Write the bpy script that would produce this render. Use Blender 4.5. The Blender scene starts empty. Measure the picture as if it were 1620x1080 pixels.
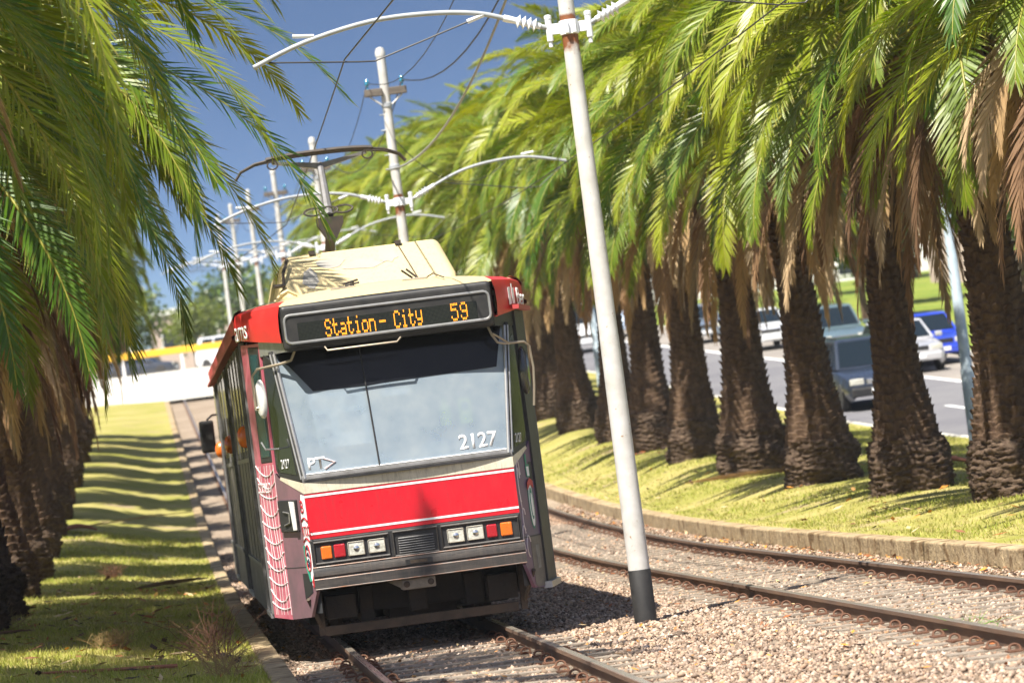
import bpy, math, random
import numpy as np
from mathutils import Vector, Matrix
random.seed(7)
rng = np.random.default_rng(11)
S = bpy.context.scene
COL = S.collection
R = math.radians

# ------------------------------------------------------------------ helpers
class MB:
    def __init__(s): s.v = []; s.f = []
    def add(s, vs, fs):
        o = len(s.v); s.v += [tuple(p) for p in vs]; s.f += [tuple(i + o for i in f) for f in fs]; return s
    def box(s, x0, x1, y0, y1, z0, z1):
        return s.add([(x0,y0,z0),(x1,y0,z0),(x1,y1,z0),(x0,y1,z0),(x0,y0,z1),(x1,y0,z1),(x1,y1,z1),(x0,y1,z1)],
              [(0,3,2,1),(4,5,6,7),(0,1,5,4),(1,2,6,5),(2,3,7,6),(3,0,4,7)])
    def quad(s, a, b, c, d): return s.add([a,b,c,d], [(0,1,2,3)])
    def slab(s, pts, n, t):
        """polygon pts extruded by t along n (front face at pts + n*t)"""
        n = Vector(n).normalized(); k = len(pts)
        back = [Vector(p) for p in pts]; fr = [p + n*t for p in back]
        fs = [tuple(range(k)), tuple(range(2*k-1, k-1, -1))] + [(i, k+i, k+(i+1)%k, (i+1)%k) for i in range(k)]
        return s.add(back + fr, fs)
    def tube(s, path, r, n=8, closed=False, caps=True):
        P = [Vector(p) for p in path]; m = len(P)
        rr = r if isinstance(r, (list, tuple)) else [r]*m
        vs = []; prev = None
        for i in range(m):
            if closed: t = P[(i+1)%m] - P[i-1]
            else: t = P[min(i+1,m-1)] - P[max(i-1,0)]
            t.normalize()
            if prev is None:
                a = Vector((0,0,1)) if abs(t.z) < .9 else Vector((1,0,0))
                u = t.cross(a).normalized()
            else:
                u = (prev - t*prev.dot(t)).normalized()
            prev = u; w = t.cross(u)
            for k in range(n):
                an = 2*math.pi*k/n
                vs.append(P[i] + (u*math.cos(an) + w*math.sin(an))*rr[i])
        fs = []
        for i in range(m if closed else m-1):
            j = (i+1) % m
            for k in range(n):
                l = (k+1) % n
                fs.append((i*n+k, i*n+l, j*n+l, j*n+k))
        if caps and not closed:
            fs.append(tuple(range(n-1,-1,-1))); fs.append(tuple((m-1)*n+k for k in range(n)))
        return s.add(vs, fs)
    def lathe(s, prof, c=(0,0,0), ax=(0,0,1), n=20):
        """prof: list of (r, h) along axis"""
        ax = Vector(ax).normalized(); c = Vector(c)
        a = Vector((0,0,1)) if abs(ax.z) < .9 else Vector((1,0,0))
        u = ax.cross(a).normalized(); w = ax.cross(u)
        vs = []
        for r, h in prof:
            for k in range(n):
                an = 2*math.pi*k/n
                vs.append(c + ax*h + (u*math.cos(an)+w*math.sin(an))*r)
        fs = [(i*n+k, i*n+(k+1)%n, (i+1)*n+(k+1)%n, (i+1)*n+k) for i in range(len(prof)-1) for k in range(n)]
        fs.append(tuple(range(n-1,-1,-1))); fs.append(tuple((len(prof)-1)*n+k for k in range(n)))
        return s.add(vs, fs)
    def grid(s, rows):
        m = len(rows[0]); vs = [p for r in rows for p in r]
        return s.add(vs, [(i*m+j, i*m+j+1, (i+1)*m+j+1, (i+1)*m+j) for i in range(len(rows)-1) for j in range(m-1)])
    def build(s, name, mat, parent=None, loc=None, smooth=False, bevel=0, fix=True):
        me = bpy.data.meshes.new(name); me.from_pydata([tuple(p) for p in s.v], [], s.f)
        if fix:
            import bmesh
            bm = bmesh.new(); bm.from_mesh(me); bmesh.ops.recalc_face_normals(bm, faces=bm.faces); bm.to_mesh(me); bm.free()
        me.materials.append(mat)
        return link(name, me, parent, loc, smooth, bevel)

def link(name, me, parent=None, loc=None, smooth=False, bevel=0):
    o = bpy.data.objects.new(name, me); COL.objects.link(o)
    if parent: o.parent = parent
    if loc: o.location = loc
    if smooth:
        me.polygons.foreach_set('use_smooth', [True]*len(me.polygons))
        if smooth != 'all':
            me.set_sharp_from_angle(angle=R(40))
    if bevel:
        b = o.modifiers.new('bevel', 'BEVEL'); b.width = bevel; b.segments = 2; b.limit_method = 'ANGLE'; b.angle_limit = R(40)
        b.harden_normals = False
    return o

def tag(o, label=None, cat=None, group=None, kind=None):
    if label: o['label'] = label
    if cat: o['category'] = cat
    if group: o['group'] = group
    if kind: o['kind'] = kind
    return o
def empty(name, loc=(0,0,0), rz=0, label=None, cat=None, group=None):
    o = bpy.data.objects.new(name, None); COL.objects.link(o); o.location = loc; o.rotation_euler = (0,0,rz)
    o.empty_display_size = .2
    return tag(o, label, cat, group)
def copy_tree(o, parent=None):
    c = o.copy(); COL.objects.link(c)
    if parent: c.parent = parent
    for ch in list(o.children): copy_tree(ch, c)
    return c
def np_mesh(name, V, F, mat, col=None, smooth=False):
    """V (n,3); F list of arrays each (m,k); col (n,3) linear point colours"""
    me = bpy.data.meshes.new(name)
    nf = sum(len(f) for f in F)
    loops = np.concatenate([f.ravel() for f in F]).astype(np.int32)
    tot = np.concatenate([np.full(len(f), f.shape[1], np.int32) for f in F])
    st = np.concatenate([[0], np.cumsum(tot)[:-1]]).astype(np.int32)
    me.vertices.add(len(V)); me.vertices.foreach_set('co', np.ascontiguousarray(V, np.float32).ravel())
    me.loops.add(len(loops)); me.loops.foreach_set('vertex_index', loops)
    me.polygons.add(nf); me.polygons.foreach_set('loop_start', st); me.polygons.foreach_set('loop_total', tot)
    if smooth: me.polygons.foreach_set('use_smooth', np.ones(nf, bool))
    me.update(calc_edges=True)
    if col is not None:
        a = me.color_attributes.new('tone', 'FLOAT_COLOR', 'POINT')
        c4 = np.ones((len(V),4), np.float32); c4[:,:3] = col
        a.data.foreach_set('color', c4.ravel())
    me.materials.append(mat)
    return me

# ------------------------------------------------------------------ materials
def nt(name):
    m = bpy.data.materials.new(name); m.use_nodes = True
    return m, m.node_tree.nodes, m.node_tree.links, m.node_tree.nodes['Principled BSDF']
def pmat(name, c, rough=.5, metal=0, c2=None, scale=6, amt=.5, bump=0, bscale=None, spec=.5, stretch=None, detail=6, coat=0, grime=0):
    """procedural paint/metal/stone: base colour c with noise patches towards c2, fine bump"""
    m, N, L, B = nt(name)
    B.inputs['Roughness'].default_value = rough; B.inputs['Metallic'].default_value = metal
    B.inputs['Specular IOR Level'].default_value = spec
    if coat: B.inputs['Coat Weight'].default_value = coat; B.inputs['Coat Roughness'].default_value = .08
    tc = N.new('ShaderNodeTexCoord'); mp = N.new('ShaderNodeMapping'); L.new(tc.outputs['Object'], mp.inputs[0])
    if stretch: mp.inputs['Scale'].default_value = stretch
    nz = N.new('ShaderNodeTexNoise'); nz.inputs['Scale'].default_value = scale; nz.inputs['Detail'].default_value = detail
    nz.inputs['Roughness'].default_value = .65
    L.new(mp.outputs[0], nz.inputs['Vector'])
    cr = N.new('ShaderNodeValToRGB'); cr.color_ramp.elements[0].position = .35; cr.color_ramp.elements[1].position = .72
    if c2 is None: c2 = tuple(x*.72 for x in c)
    cr.color_ramp.elements[0].color = (*c, 1)
    cr.color_ramp.elements[1].color = (*[a+(b-a)*amt for a, b in zip(c, c2)], 1)
    L.new(nz.outputs[0], cr.inputs[0]); L.new(cr.outputs[0], B.inputs['Base Color'])
    if grime:
        g = N.new('ShaderNodeTexNoise'); g.inputs['Scale'].default_value = 34; g.inputs['Detail'].default_value = 7; g.inputs['Roughness'].default_value = .75
        gm = N.new('ShaderNodeMapping'); gm.inputs['Scale'].default_value = (1,1,.16); L.new(tc.outputs['Object'], gm.inputs[0]); L.new(gm.outputs[0], g.inputs['Vector'])
        gr = N.new('ShaderNodeValToRGB'); gr.color_ramp.elements[0].position = .5; gr.color_ramp.elements[0].color = (0,0,0,1); gr.color_ramp.elements[1].position = .78; gr.color_ramp.elements[1].color = (grime,grime,grime,1)
        L.new(g.outputs[0], gr.inputs[0])
        g2 = N.new('ShaderNodeTexNoise'); g2.inputs['Scale'].default_value = 130; g2.inputs['Detail'].default_value = 2; L.new(tc.outputs['Object'], g2.inputs['Vector'])
        gr2 = N.new('ShaderNodeValToRGB'); gr2.color_ramp.elements[0].position = .70; gr2.color_ramp.elements[0].color = (0,0,0,1); gr2.color_ramp.elements[1].position = .74; gr2.color_ramp.elements[1].color = (grime*1.4,)*3+(1,)
        L.new(g2.outputs[0], gr2.inputs[0])
        ga = N.new('ShaderNodeMath'); ga.operation = 'MAXIMUM'; L.new(gr.outputs[0], ga.inputs[0]); L.new(gr2.outputs[0], ga.inputs[1])
        gx = N.new('ShaderNodeMixRGB'); L.new(ga.outputs[0], gx.inputs[0]); L.new(cr.outputs[0], gx.inputs[1]); gx.inputs[2].default_value = (.11,.085,.065,1)
        L.new(gx.outputs[0], B.inputs['Base Color'])
    mr = N.new('ShaderNodeMapRange'); mr.inputs[3].default_value = max(.03, rough-.1); mr.inputs[4].default_value = min(1, rough+.15)
    L.new(nz.outputs[0], mr.inputs[0]); L.new(mr.outputs[0], B.inputs['Roughness'])
    if bump:
        n2 = N.new('ShaderNodeTexNoise'); n2.inputs['Scale'].default_value = bscale or scale*6; n2.inputs['Detail'].default_value = 5
        L.new(mp.outputs[0], n2.inputs['Vector'])
        bp = N.new('ShaderNodeBump'); bp.inputs['Strength'].default_value = bump; bp.inputs['Distance'].default_value = .02
        L.new(n2.outputs[0], bp.inputs['Height']); L.new(bp.outputs[0], B.inputs['Normal'])
    return m
def emat(name, c, s):
    m, N, L, B = nt(name)
    B.inputs['Base Color'].default_value = (*[x*.5 for x in c], 1)
    B.inputs['Emission Color'].default_value = (*c, 1); B.inputs['Emission Strength'].default_value = s
    return m
def leafmat(name, trans=.35, rough=.42, spec=.5):
    m, N, L, B = nt(name)
    at = N.new('ShaderNodeVertexColor'); at.layer_name = 'tone'
    L.new(at.outputs[0], B.inputs['Base Color'])
    B.inputs['Roughness'].default_value = rough; B.inputs['Specular IOR Level'].default_value = spec
    tr = N.new('ShaderNodeBsdfTranslucent'); hs = N.new('ShaderNodeHueSaturation')
    hs.inputs['Hue'].default_value = .485; hs.inputs['Saturation'].default_value = 1.1; hs.inputs['Value'].default_value = 1.5
    L.new(at.outputs[0], hs.inputs['Color']); L.new(hs.outputs[0], tr.inputs[0])
    mx = N.new('ShaderNodeMixShader'); mx.inputs[0].default_value = trans
    L.new(B.outputs[0], mx.inputs[1]); L.new(tr.outputs[0], mx.inputs[2])
    L.new(mx.outputs[0], N['Material Output'].inputs[0])
    return m

M = {}
M['frond'] = leafmat('palm_leaf', .3, .40)
M['dead'] = leafmat('dry_palm_leaf', .22, .75, .2)
M['grass'] = leafmat('grass_blades', .3, .7, .2)
M['bark'] = pmat('palm_bark', (.062,.038,.025), .92, c2=(.15,.098,.062), scale=9, amt=1, bump=.9, bscale=38, spec=.15, stretch=(1,1,.55))
M['root'] = pmat('palm_root_mass', (.058,.038,.027), .95, c2=(.15,.108,.076), scale=14, amt=1, bump=1, bscale=45, spec=.1)
M['red'] = pmat('red_enamel', (.62,.006,.02), .28, c2=(.5,.01,.025), scale=4, amt=.7, coat=.35, bump=.05, bscale=40, grime=.35)
M['red_dull'] = pmat('faded_red_paint', (.45,.035,.04), .5, c2=(.36,.1,.09), scale=5, amt=1)
M['red_cornice'] = pmat('cornice_red', (.62,.025,.025), .4, c2=(.5,.04,.035), scale=5, amt=.8)
M['cream'] = pmat('cream_paint', (.72,.66,.52), .45, c2=(.48,.42,.31), scale=5, amt=.7, bump=.03, grime=.6)
M['roofcream'] = pmat('roof_cream_paint', (.60,.48,.25), .55, c2=(.45,.38,.22), scale=2.3, amt=.8, bump=.05, detail=3, grime=.45)
M['roofpatch'] = pmat('roof_patch_paint', (.3,.285,.26), .7, scale=4)
M['white'] = pmat('white_paint', (.8,.8,.78), .45, c2=(.62,.61,.57), scale=8, amt=.7)
M['sticker'] = pmat('white_vinyl', (.85,.85,.85), .5, c2=(.75,.75,.75), scale=20)
M['black'] = pmat('black_rubber', (.014,.014,.016), .5, c2=(.035,.033,.03), scale=8, amt=1)
M['blackgloss'] = pmat('black_gloss', (.012,.013,.016), .16, c2=(.03,.028,.026), scale=4, amt=1, coat=.4)
M['bumper'] = pmat('bumper_grey', (.026,.025,.025), .5, c2=(.08,.066,.055), scale=7, amt=.9, bump=.15, stretch=(.4,1,3), grime=.7)
M['bumper_edge'] = pmat('worn_bumper_edge', (.2,.185,.17), .45, metal=.2, c2=(.22,.09,.04), scale=9, amt=1)
M['grime'] = pmat('grimy_underframe', (.014,.012,.010), .9, c2=(.035,.026,.018), scale=6, amt=1, bump=.4)
M['brownsteel'] = pmat('dusty_steel', (.05,.038,.028), .85, c2=(.11,.08,.055), scale=7, amt=1, bump=.2)
M['beige'] = pmat('beige_cast', (.3,.26,.2), .65, c2=(.16,.13,.1), scale=8, amt=1)
M['alu'] = pmat('brushed_trim', (.5,.5,.5), .36, metal=.75, c2=(.28,.27,.26), scale=9, amt=.8)
M['greytrim'] = pmat('grey_trim', (.22,.215,.215), .45, metal=.2, c2=(.12,.115,.11), scale=9, amt=1)
M['side'] = pmat('weathered_side_panel', (.17,.15,.13), .5, metal=.1, c2=(.09,.08,.075), scale=2.5, amt=1, stretch=(1,.6,2), grime=.6)
M['purple'] = pmat('purple_advert', (.21,.105,.13), .42, c2=(.11,.075,.085), scale=2.2, amt=1, grime=.5)
M['pink'] = pmat('pink_advert', (.55,.17,.22), .42, c2=(.42,.055,.1), scale=5, amt=1)
M['navy'] = pmat('navy_advert', (.075,.06,.14), .4, c2=(.2,.09,.14), scale=2.2, amt=1)
M['netwhite'] = pmat('advert_white_line', (.75,.66,.66), .5)
M['green'] = pmat('crest_green', (.02,.22,.14), .45)
M['crestred'] = pmat('crest_red', (.5,.02,.03), .45)
M['glassdark'] = pmat('dark_glass', (.018,.022,.026), .06, c2=(.03,.034,.036), scale=3, spec=.2)
M['teal'] = pmat('tinted_glass', (.03,.1,.105), .08, c2=(.015,.04,.045), scale=2, amt=1, spec=.9)
M['amber'] = pmat('amber_lens', (.75,.16,.01), .2, c2=(.55,.1,.01), scale=10, bump=.25, bscale=90, coat=.6)
M['redlens'] = pmat('red_lens', (.42,.008,.02), .2, c2=(.32,.006,.015), scale=10, bump=.25, bscale=90, coat=.6)
M['lens'] = pmat('headlight_glass', (.66,.65,.58), .15, c2=(.38,.37,.31), scale=12, amt=1, bump=.4, bscale=40, coat=.7)
M['chrome'] = pmat('chrome', (.75,.75,.74), .14, metal=1, c2=(.6,.6,.6), scale=5)
M['brass'] = pmat('mirror_arm', (.4,.34,.26), .4, metal=.6, c2=(.3,.24,.18), scale=20)
M['mirror'] = pmat('mirror_glass', (.8,.82,.84), .05, metal=1, scale=3, amt=.1)
M['panto'] = pmat('pantograph_steel', (.03,.028,.027), .6, metal=.3, c2=(.075,.055,.04), scale=12, amt=1)
M['pantogrey'] = pmat('pantograph_grey', (.2,.2,.21), .5, metal=.3, c2=(.12,.11,.1), scale=9, amt=1)
M['led'] = emat('led_amber', (1.0,.33,.015), 1.25)
M['cabgrey'] = pmat('cab_grey', (.42,.43,.43), .6, c2=(.3,.3,.3), scale=4)
M['cabdark'] = pmat('cab_dark', (.03,.032,.036), .7, scale=4)
M['cablight'] = pmat('pale_cab_top', (.6,.62,.64), .7, c2=(.42,.44,.46), scale=9)
M['paper'] = pmat('paper_notice', (.75,.76,.74), .8, scale=10)
M['lime'] = pmat('lime_plastic', (.62,.7,.1), .5, scale=6)
M['bluecloth'] = pmat('blue_shirt', (.13,.2,.5), .85, c2=(.1,.14,.38), scale=6, bump=.2)
M['navycloth'] = pmat('navy_trousers', (.02,.025,.05), .9, scale=6)
M['skin'] = pmat('skin', (.5,.29,.2), .55, c2=(.42,.22,.15), scale=8)
M['hair'] = pmat('brown_hair', (.05,.03,.02), .6, scale=30)
M['tyre'] = pmat('tyre_rubber', (.02,.02,.02), .85, c2=(.05,.045,.04), scale=8, amt=1)
M['wire'] = pmat('copper_wire', (.02,.02,.022), .5, scale=3)
M['cable'] = pmat('grey_cable', (.33,.33,.32), .6, scale=3)
M['insul'] = pmat('white_insulator', (.78,.8,.84), .3, c2=(.6,.62,.66), scale=10, coat=.4)
M['blueglass'] = pmat('blue_glass_insulator', (.03,.25,.4), .1, scale=6, coat=.6)
M['timber'] = pmat('grey_timber', (.09,.075,.062), .85, c2=(.19,.16,.13), scale=7, amt=1, bump=.4, stretch=(.3,1,3))
M['sleeper'] = pmat('weathered_sleeper', (.34,.285,.225), .9, c2=(.15,.12,.09), scale=5, amt=1, bump=.7, bscale=30, stretch=(.35,5,2))
M['rust'] = pmat('rust', (.12,.055,.03), .85, c2=(.12,.055,.03), scale=14, amt=1, bump=.3)
M['railside'] = pmat('rail_rust', (.085,.05,.032), .8, c2=(.16,.09,.05), scale=6, amt=1, bump=.2, stretch=(1,.15,1))
M['railtop'] = pmat('rail_polished', (.5,.44,.37), .26, metal=.6, c2=(.3,.25,.2), scale=5, amt=1, stretch=(14,.3,1))
M['basemetal'] = pmat('pole_base_black', (.008,.008,.008), .6, c2=(.03,.028,.026), scale=16, amt=.8, bump=.2)
def polemat():
    m, N, L, B = nt('pole_white_paint')
    tc = N.new('ShaderNodeTexCoord')
    n1 = N.new('ShaderNodeTexNoise'); n1.inputs['Scale'].default_value = 7; n1.inputs['Detail'].default_value = 8
    L.new(tc.outputs['Object'], n1.inputs['Vector'])
    n2 = N.new('ShaderNodeTexNoise'); n2.inputs['Scale'].default_value = 26; n2.inputs['Detail'].default_value = 3
    L.new(tc.outputs['Object'], n2.inputs['Vector'])
    r1 = N.new('ShaderNodeValToRGB'); e = r1.color_ramp.elements
    e[0].position=.3; e[0].color=(.58,.57,.55,1); e[1].position=.75; e[1].color=(.44,.425,.39,1)
    L.new(n1.outputs[0], r1.inputs[0])
    r2 = N.new('ShaderNodeValToRGB'); e = r2.color_ramp.elements
    e[0].position=.69; e[0].color=(0,0,0,1); e[1].position=.73; e[1].color=(1,1,1,1)
    L.new(n2.outputs[0], r2.inputs[0])
    # rust collar round the clamp height
    sx = N.new('ShaderNodeSeparateXYZ'); L.new(tc.outputs['Object'], sx.inputs[0])
    mr = N.new('ShaderNodeMapRange'); mr.inputs[1].default_value=5.2; mr.inputs[2].default_value=5.57; mr.inputs[3].default_value=0; mr.inputs[4].default_value=.62
    L.new(sx.outputs[2], mr.inputs[0])
    mr2 = N.new('ShaderNodeMapRange'); mr2.inputs[1].default_value=5.70; mr2.inputs[2].default_value=5.83; mr2.inputs[3].default_value=1; mr2.inputs[4].default_value=0
    L.new(sx.outputs[2], mr2.inputs[0])
    mu = N.new('ShaderNodeMath'); mu.operation='MULTIPLY'; L.new(mr.outputs[0], mu.inputs[0]); L.new(mr2.outputs[0], mu.inputs[1])
    ad = N.new('ShaderNodeMath'); ad.operation='ADD'; L.new(mu.outputs[0], ad.inputs[0]); L.new(n1.outputs[0], ad.inputs[1])
    r3 = N.new('ShaderNodeValToRGB'); e = r3.color_ramp.elements; e[0].position=.8; e[0].color=(0,0,0,1); e[1].position=1.02; e[1].color=(1,1,1,1)
    L.new(ad.outputs[0], r3.inputs[0])
    mx = N.new('ShaderNodeMixRGB'); L.new(r2.outputs[0], mx.inputs[0]); L.new(r1.outputs[0], mx.inputs[1]); mx.inputs[2].default_value=(.3,.2,.12,1)
    mx2 = N.new('ShaderNodeMixRGB'); L.new(r3.outputs[0], mx2.inputs[0]); L.new(mx.outputs[0], mx2.inputs[1]); mx2.inputs[2].default_value=(.2,.07,.025,1)
    L.new(mx2.outputs[0], B.inputs['Base Color']); B.inputs['Roughness'].default_value=.5
    bp = N.new('ShaderNodeBump'); bp.inputs['Strength'].default_value=.15; bp.inputs['Distance'].default_value=.01
    L.new(n2.outputs[0], bp.inputs['Height']); L.new(bp.outputs[0], B.inputs['Normal'])
    return m
M['pole'] = polemat()
M['armpaint'] = pmat('bracket_grey_white', (.36,.385,.41), .45, c2=(.27,.285,.3), scale=6, amt=.8)
def groundmat(name, cols, s1, s2, bump, bs, bd=.03, third=None):
    m, N, L, B = nt(name); B.inputs['Roughness'].default_value=.95; B.inputs['Specular IOR Level'].default_value=.15
    tc = N.new('ShaderNodeTexCoord')
    a = N.new('ShaderNodeTexNoise'); a.inputs['Scale'].default_value=s1; a.inputs['Detail'].default_value=5; a.inputs['Roughness'].default_value=.6
    b = N.new('ShaderNodeTexNoise'); b.inputs['Scale'].default_value=s2; b.inputs['Detail'].default_value=6; b.inputs['Roughness'].default_value=.7
    L.new(tc.outputs['Object'], a.inputs['Vector']); L.new(tc.outputs['Object'], b.inputs['Vector'])
    r1 = N.new('ShaderNodeValToRGB'); e=r1.color_ramp.elements; e[0].position=.38; e[1].position=.62
    e[0].color=(*cols[0],1); e[1].color=(*cols[1],1); L.new(a.outputs[0], r1.inputs[0])
    r2 = N.new('ShaderNodeValToRGB'); e=r2.color_ramp.elements; e[0].position=.35; e[1].position=.7; e[0].color=(.62,.62,.62,1); e[1].color=(1.25,1.22,1.15,1)
    L.new(b.outputs[0], r2.inputs[0])
    mu = N.new('ShaderNodeMixRGB'); mu.blend_type='MULTIPLY'; mu.inputs[0].default_value=1
    L.new(r1.outputs[0], mu.inputs[1]); L.new(r2.outputs[0], mu.inputs[2]); out = mu.outputs[0]
    if third:
        c = N.new('ShaderNodeTexNoise'); c.inputs['Scale'].default_value=third[1]; c.inputs['Detail'].default_value=4
        L.new(tc.outputs['Object'], c.inputs['Vector'])
        r3 = N.new('ShaderNodeValToRGB'); e=r3.color_ramp.elements; e[0].position=third[2]; e[1].position=third[2]+.1; e[0].color=(0,0,0,1); e[1].color=(1,1,1,1)
        L.new(c.outputs[0], r3.inputs[0])
        m3 = N.new('ShaderNodeMixRGB'); L.new(r3.outputs[0], m3.inputs[0]); L.new(out, m3.inputs[1]); m3.inputs[2].default_value=(*third[0],1); out=m3.outputs[0]
    L.new(out, B.inputs['Base Color'])
    v = N.new('ShaderNodeTexVoronoi' if name=='ballast' else 'ShaderNodeTexNoise'); v.inputs['Scale'].default_value=bs
    L.new(tc.outputs['Object'], v.inputs['Vector'])
    bp = N.new('ShaderNodeBump'); bp.inputs['Strength'].default_value=bump; bp.inputs['Distance'].default_value=bd
    L.new(v.outputs[0], bp.inputs['Height']); L.new(bp.outputs[0], B.inputs['Normal'])
    return m
M['ballast'] = groundmat('ballast', ((.26,.205,.155),(.34,.275,.215)), .6, 14, .9, 16, .04)
M['stone'] = leafmat('ballast_stones', 0, .9, .2)
M['lawn'] = groundmat('lawn', ((.27,.27,.06),(.40,.35,.13)), .55, 22, .6, 60, .03, ((.33,.25,.15), .8, .60))
M['lawn2'] = groundmat('verge_lawn', ((.13,.2,.03),(.24,.27,.05)), .4, 10, .5, 40)
M['road'] = groundmat('asphalt', ((.155,.155,.175),(.19,.19,.205)), .25, 40, .3, 150, .01)
M['parking'] = groundmat('parking_lane', ((.24,.22,.205),(.3,.275,.25)), .3, 30, .3, 120, .01)
M['concrete'] = groundmat('pale_concrete', ((.5,.48,.44),(.62,.6,.55)), .2, 8, .2, 50, .01)
M['kerb'] = groundmat('kerb_stone', ((.33,.25,.15),(.42,.33,.21)), 1.3, 9, .7, 25, .02, ((.16,.105,.055), 3.2, .55))
M['tone'] = pmat('screen_shade_paint', (.006,.007,.009), .12, c2=(.012,.013,.015), scale=3, spec=.25)  # near-black colour for the painted shade at the top of the windscreen
M['linepaint'] = pmat('road_line_white', (.75,.75,.73), .7, c2=(.5,.5,.49), scale=3, amt=.7)
M['lamp'] = pmat('lamp_post_grey_blue', (.36,.44,.5), .5, c2=(.27,.33,.37), scale=9, amt=.8)
M['twig'] = pmat('dry_twig', (.13,.055,.025), .9, c2=(.07,.035,.02), scale=20, amt=1)
M['straw'] = pmat('dry_grass', (.36,.25,.1), .9, c2=(.22,.14,.06), scale=20, amt=1)
M['sheath'] = pmat('dry_frond_sheath', (.34,.13,.065), .8, c2=(.22,.085,.045), scale=9, amt=1, bump=.3)
M['yellow'] = pmat('yellow_paint', (.8,.45,.02), .5, scale=2)
M['farwhite'] = pmat('pale_render', (.74,.73,.72), .8, scale=.4)
M['fargrey'] = pmat('grey_render', (.33,.34,.36), .8, scale=.4)
M['farpink'] = pmat('pinkish_render', (.55,.42,.37), .8, scale=.4)

# ------------------------------------------------------------------ terrain
def prof(y):
    y = np.asarray(y, float)
    q = .00063*np.clip(y-46.5, 0, 47.5)**2
    lin = .053*np.clip(y-94, 0, 121)
    t = np.clip(y-215, 0, 20); ease = .053*(t - t*t/40)
    return q + lin + ease
def sst(a, b, t):
    u = np.clip((t-a)/(b-a), 0, 1); return u*u*(3-2*u)
def wob(x, y, k=1.0):
    return .5*np.sin(1.3*k*x+.7*k*y)+.3*np.sin(2.1*k*x-1.7*k*y+1)+.2*np.sin(3.7*k*y+.9*k*x+2)
def z_left(x, y):
    h = .3+.3*sst(52, 85, y)-.4*sst(105, 150, y)
    return prof(y)+.05+(h-.05)*sst(-1.5, -4.4, x)*1.0+.025*wob(x, y)*sst(-1.6, -2.2, x)
def z_right(x, y):
    hb = .30+.36*sst(42, 78, y)
    up = .155+(hb-.155)*sst(5.4, 7.6, x)
    dn = hb+(.24-hb)*sst(9.0, 13.0, x)
    return prof(y)+np.where(x < 7.6, up, dn)+.02*wob(x, y)*sst(5.5, 6.2, x)*sst(13.2, 12.5, x)
Z = lambda f, x, y: float(f(np.float64(x), np.float64(y)))
P = lambda y: float(prof(y))
def sheet(name, xs, ys, fz, mat, label=None, kind='structure'):
    X, Y = np.meshgrid(np.asarray(xs, float), np.asarray(ys, float))
    V = np.stack([X, Y, fz(X, Y)], -1).reshape(-1,3); m, n = len(ys), len(xs)
    i = (np.arange(m-1)[:,None]*n+np.arange(n-1)[None,:]).ravel()
    F = np.stack([i, i+1, i+n+1, i+n], -1)
    o = link(name, np_mesh(name, V, [F], mat, smooth=True)); tag(o, label, kind=kind); return o
ys1 = np.concatenate([np.arange(8, 70, .35), np.arange(70, 130, 1), np.arange(130, 250, 3)])
ysF = np.concatenate([np.arange(-40, 240, 4), np.arange(240, 900, 40)])
sheet('ground', np.concatenate([np.arange(-600,-60,60), np.arange(-60, 61, 6), np.arange(90, 601, 60)]), ysF, lambda X, Y: prof(Y)-.35, M['lawn2'], 'grassy ground reaching the horizon')
sheet('ballast_bed', np.arange(-1.45, 5.36, .17), ys1, lambda X, Y: prof(Y)-.14+.085*sst(4.95, 5.25, X)+.02*wob(X, Y, 3)*np.exp(-((Y-35)/40)**2), M['ballast'], 'pale crushed stone ballast under the tram tracks')
sheet('left_lawn', np.concatenate([np.arange(-40, -8, 2), np.arange(-8, -1.56, .22)]), ys1[ys1 < 167], z_left, M['lawn'], 'grass strip under the left palms')
sheet('right_lawn', np.concatenate([np.arange(5.5, 13.21, .22)]), ys1, z_right, M['lawn'], 'grass bank under the right palms')
ysr = np.concatenate([np.arange(8, 130, 2), np.arange(130, 250, 4)])
sheet('road', np.arange(13.2, 21.6, 1.2), ysr, lambda X, Y: prof(Y)+.2, M['road'], 'grey asphalt road beside the palms')
sheet('parking_lane', [18.35, 20, 21.6], ysr, lambda X, Y: prof(Y)+.204, M['parking'], 'paler parking lane along the far side of the road')
sheet('far_verge', [21.6, 24, 30, 45, 70], ysr, lambda X, Y: prof(Y)+.32, M['lawn2'], 'grass verge beyond the road')
sheet('crossing', [-12, -9, 0, 5.4], np.arange(166, 250, 4), lambda X, Y: prof(Y)+.02+.0*X, M['concrete'], 'bright concrete crossing at the top of the rise')
# painted lines
mb = MB()
def strip(mb, x0, x1, y0, y1, dz, step=2.0):
    n = max(1, int((y1-y0)/step)); ys = np.linspace(y0, y1, n+1)
    mb.grid([[(x0, y, P(y)+dz), (x1, y, P(y)+dz)] for y in ys])
strip(mb, 18.2, 18.42, 10, 230, .208)
tag(mb.build('edge_line', M['linepaint']), 'solid white line along the parking lane', kind='structure')
mb = MB()
for y in np.arange(22.7, 228, 10.4): strip(mb, 15.85, 16.0, y-1.4, y+1.4, .204)
tag(mb.build('lane_line', M['linepaint']), 'dashed white lane line', kind='structure')
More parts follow.
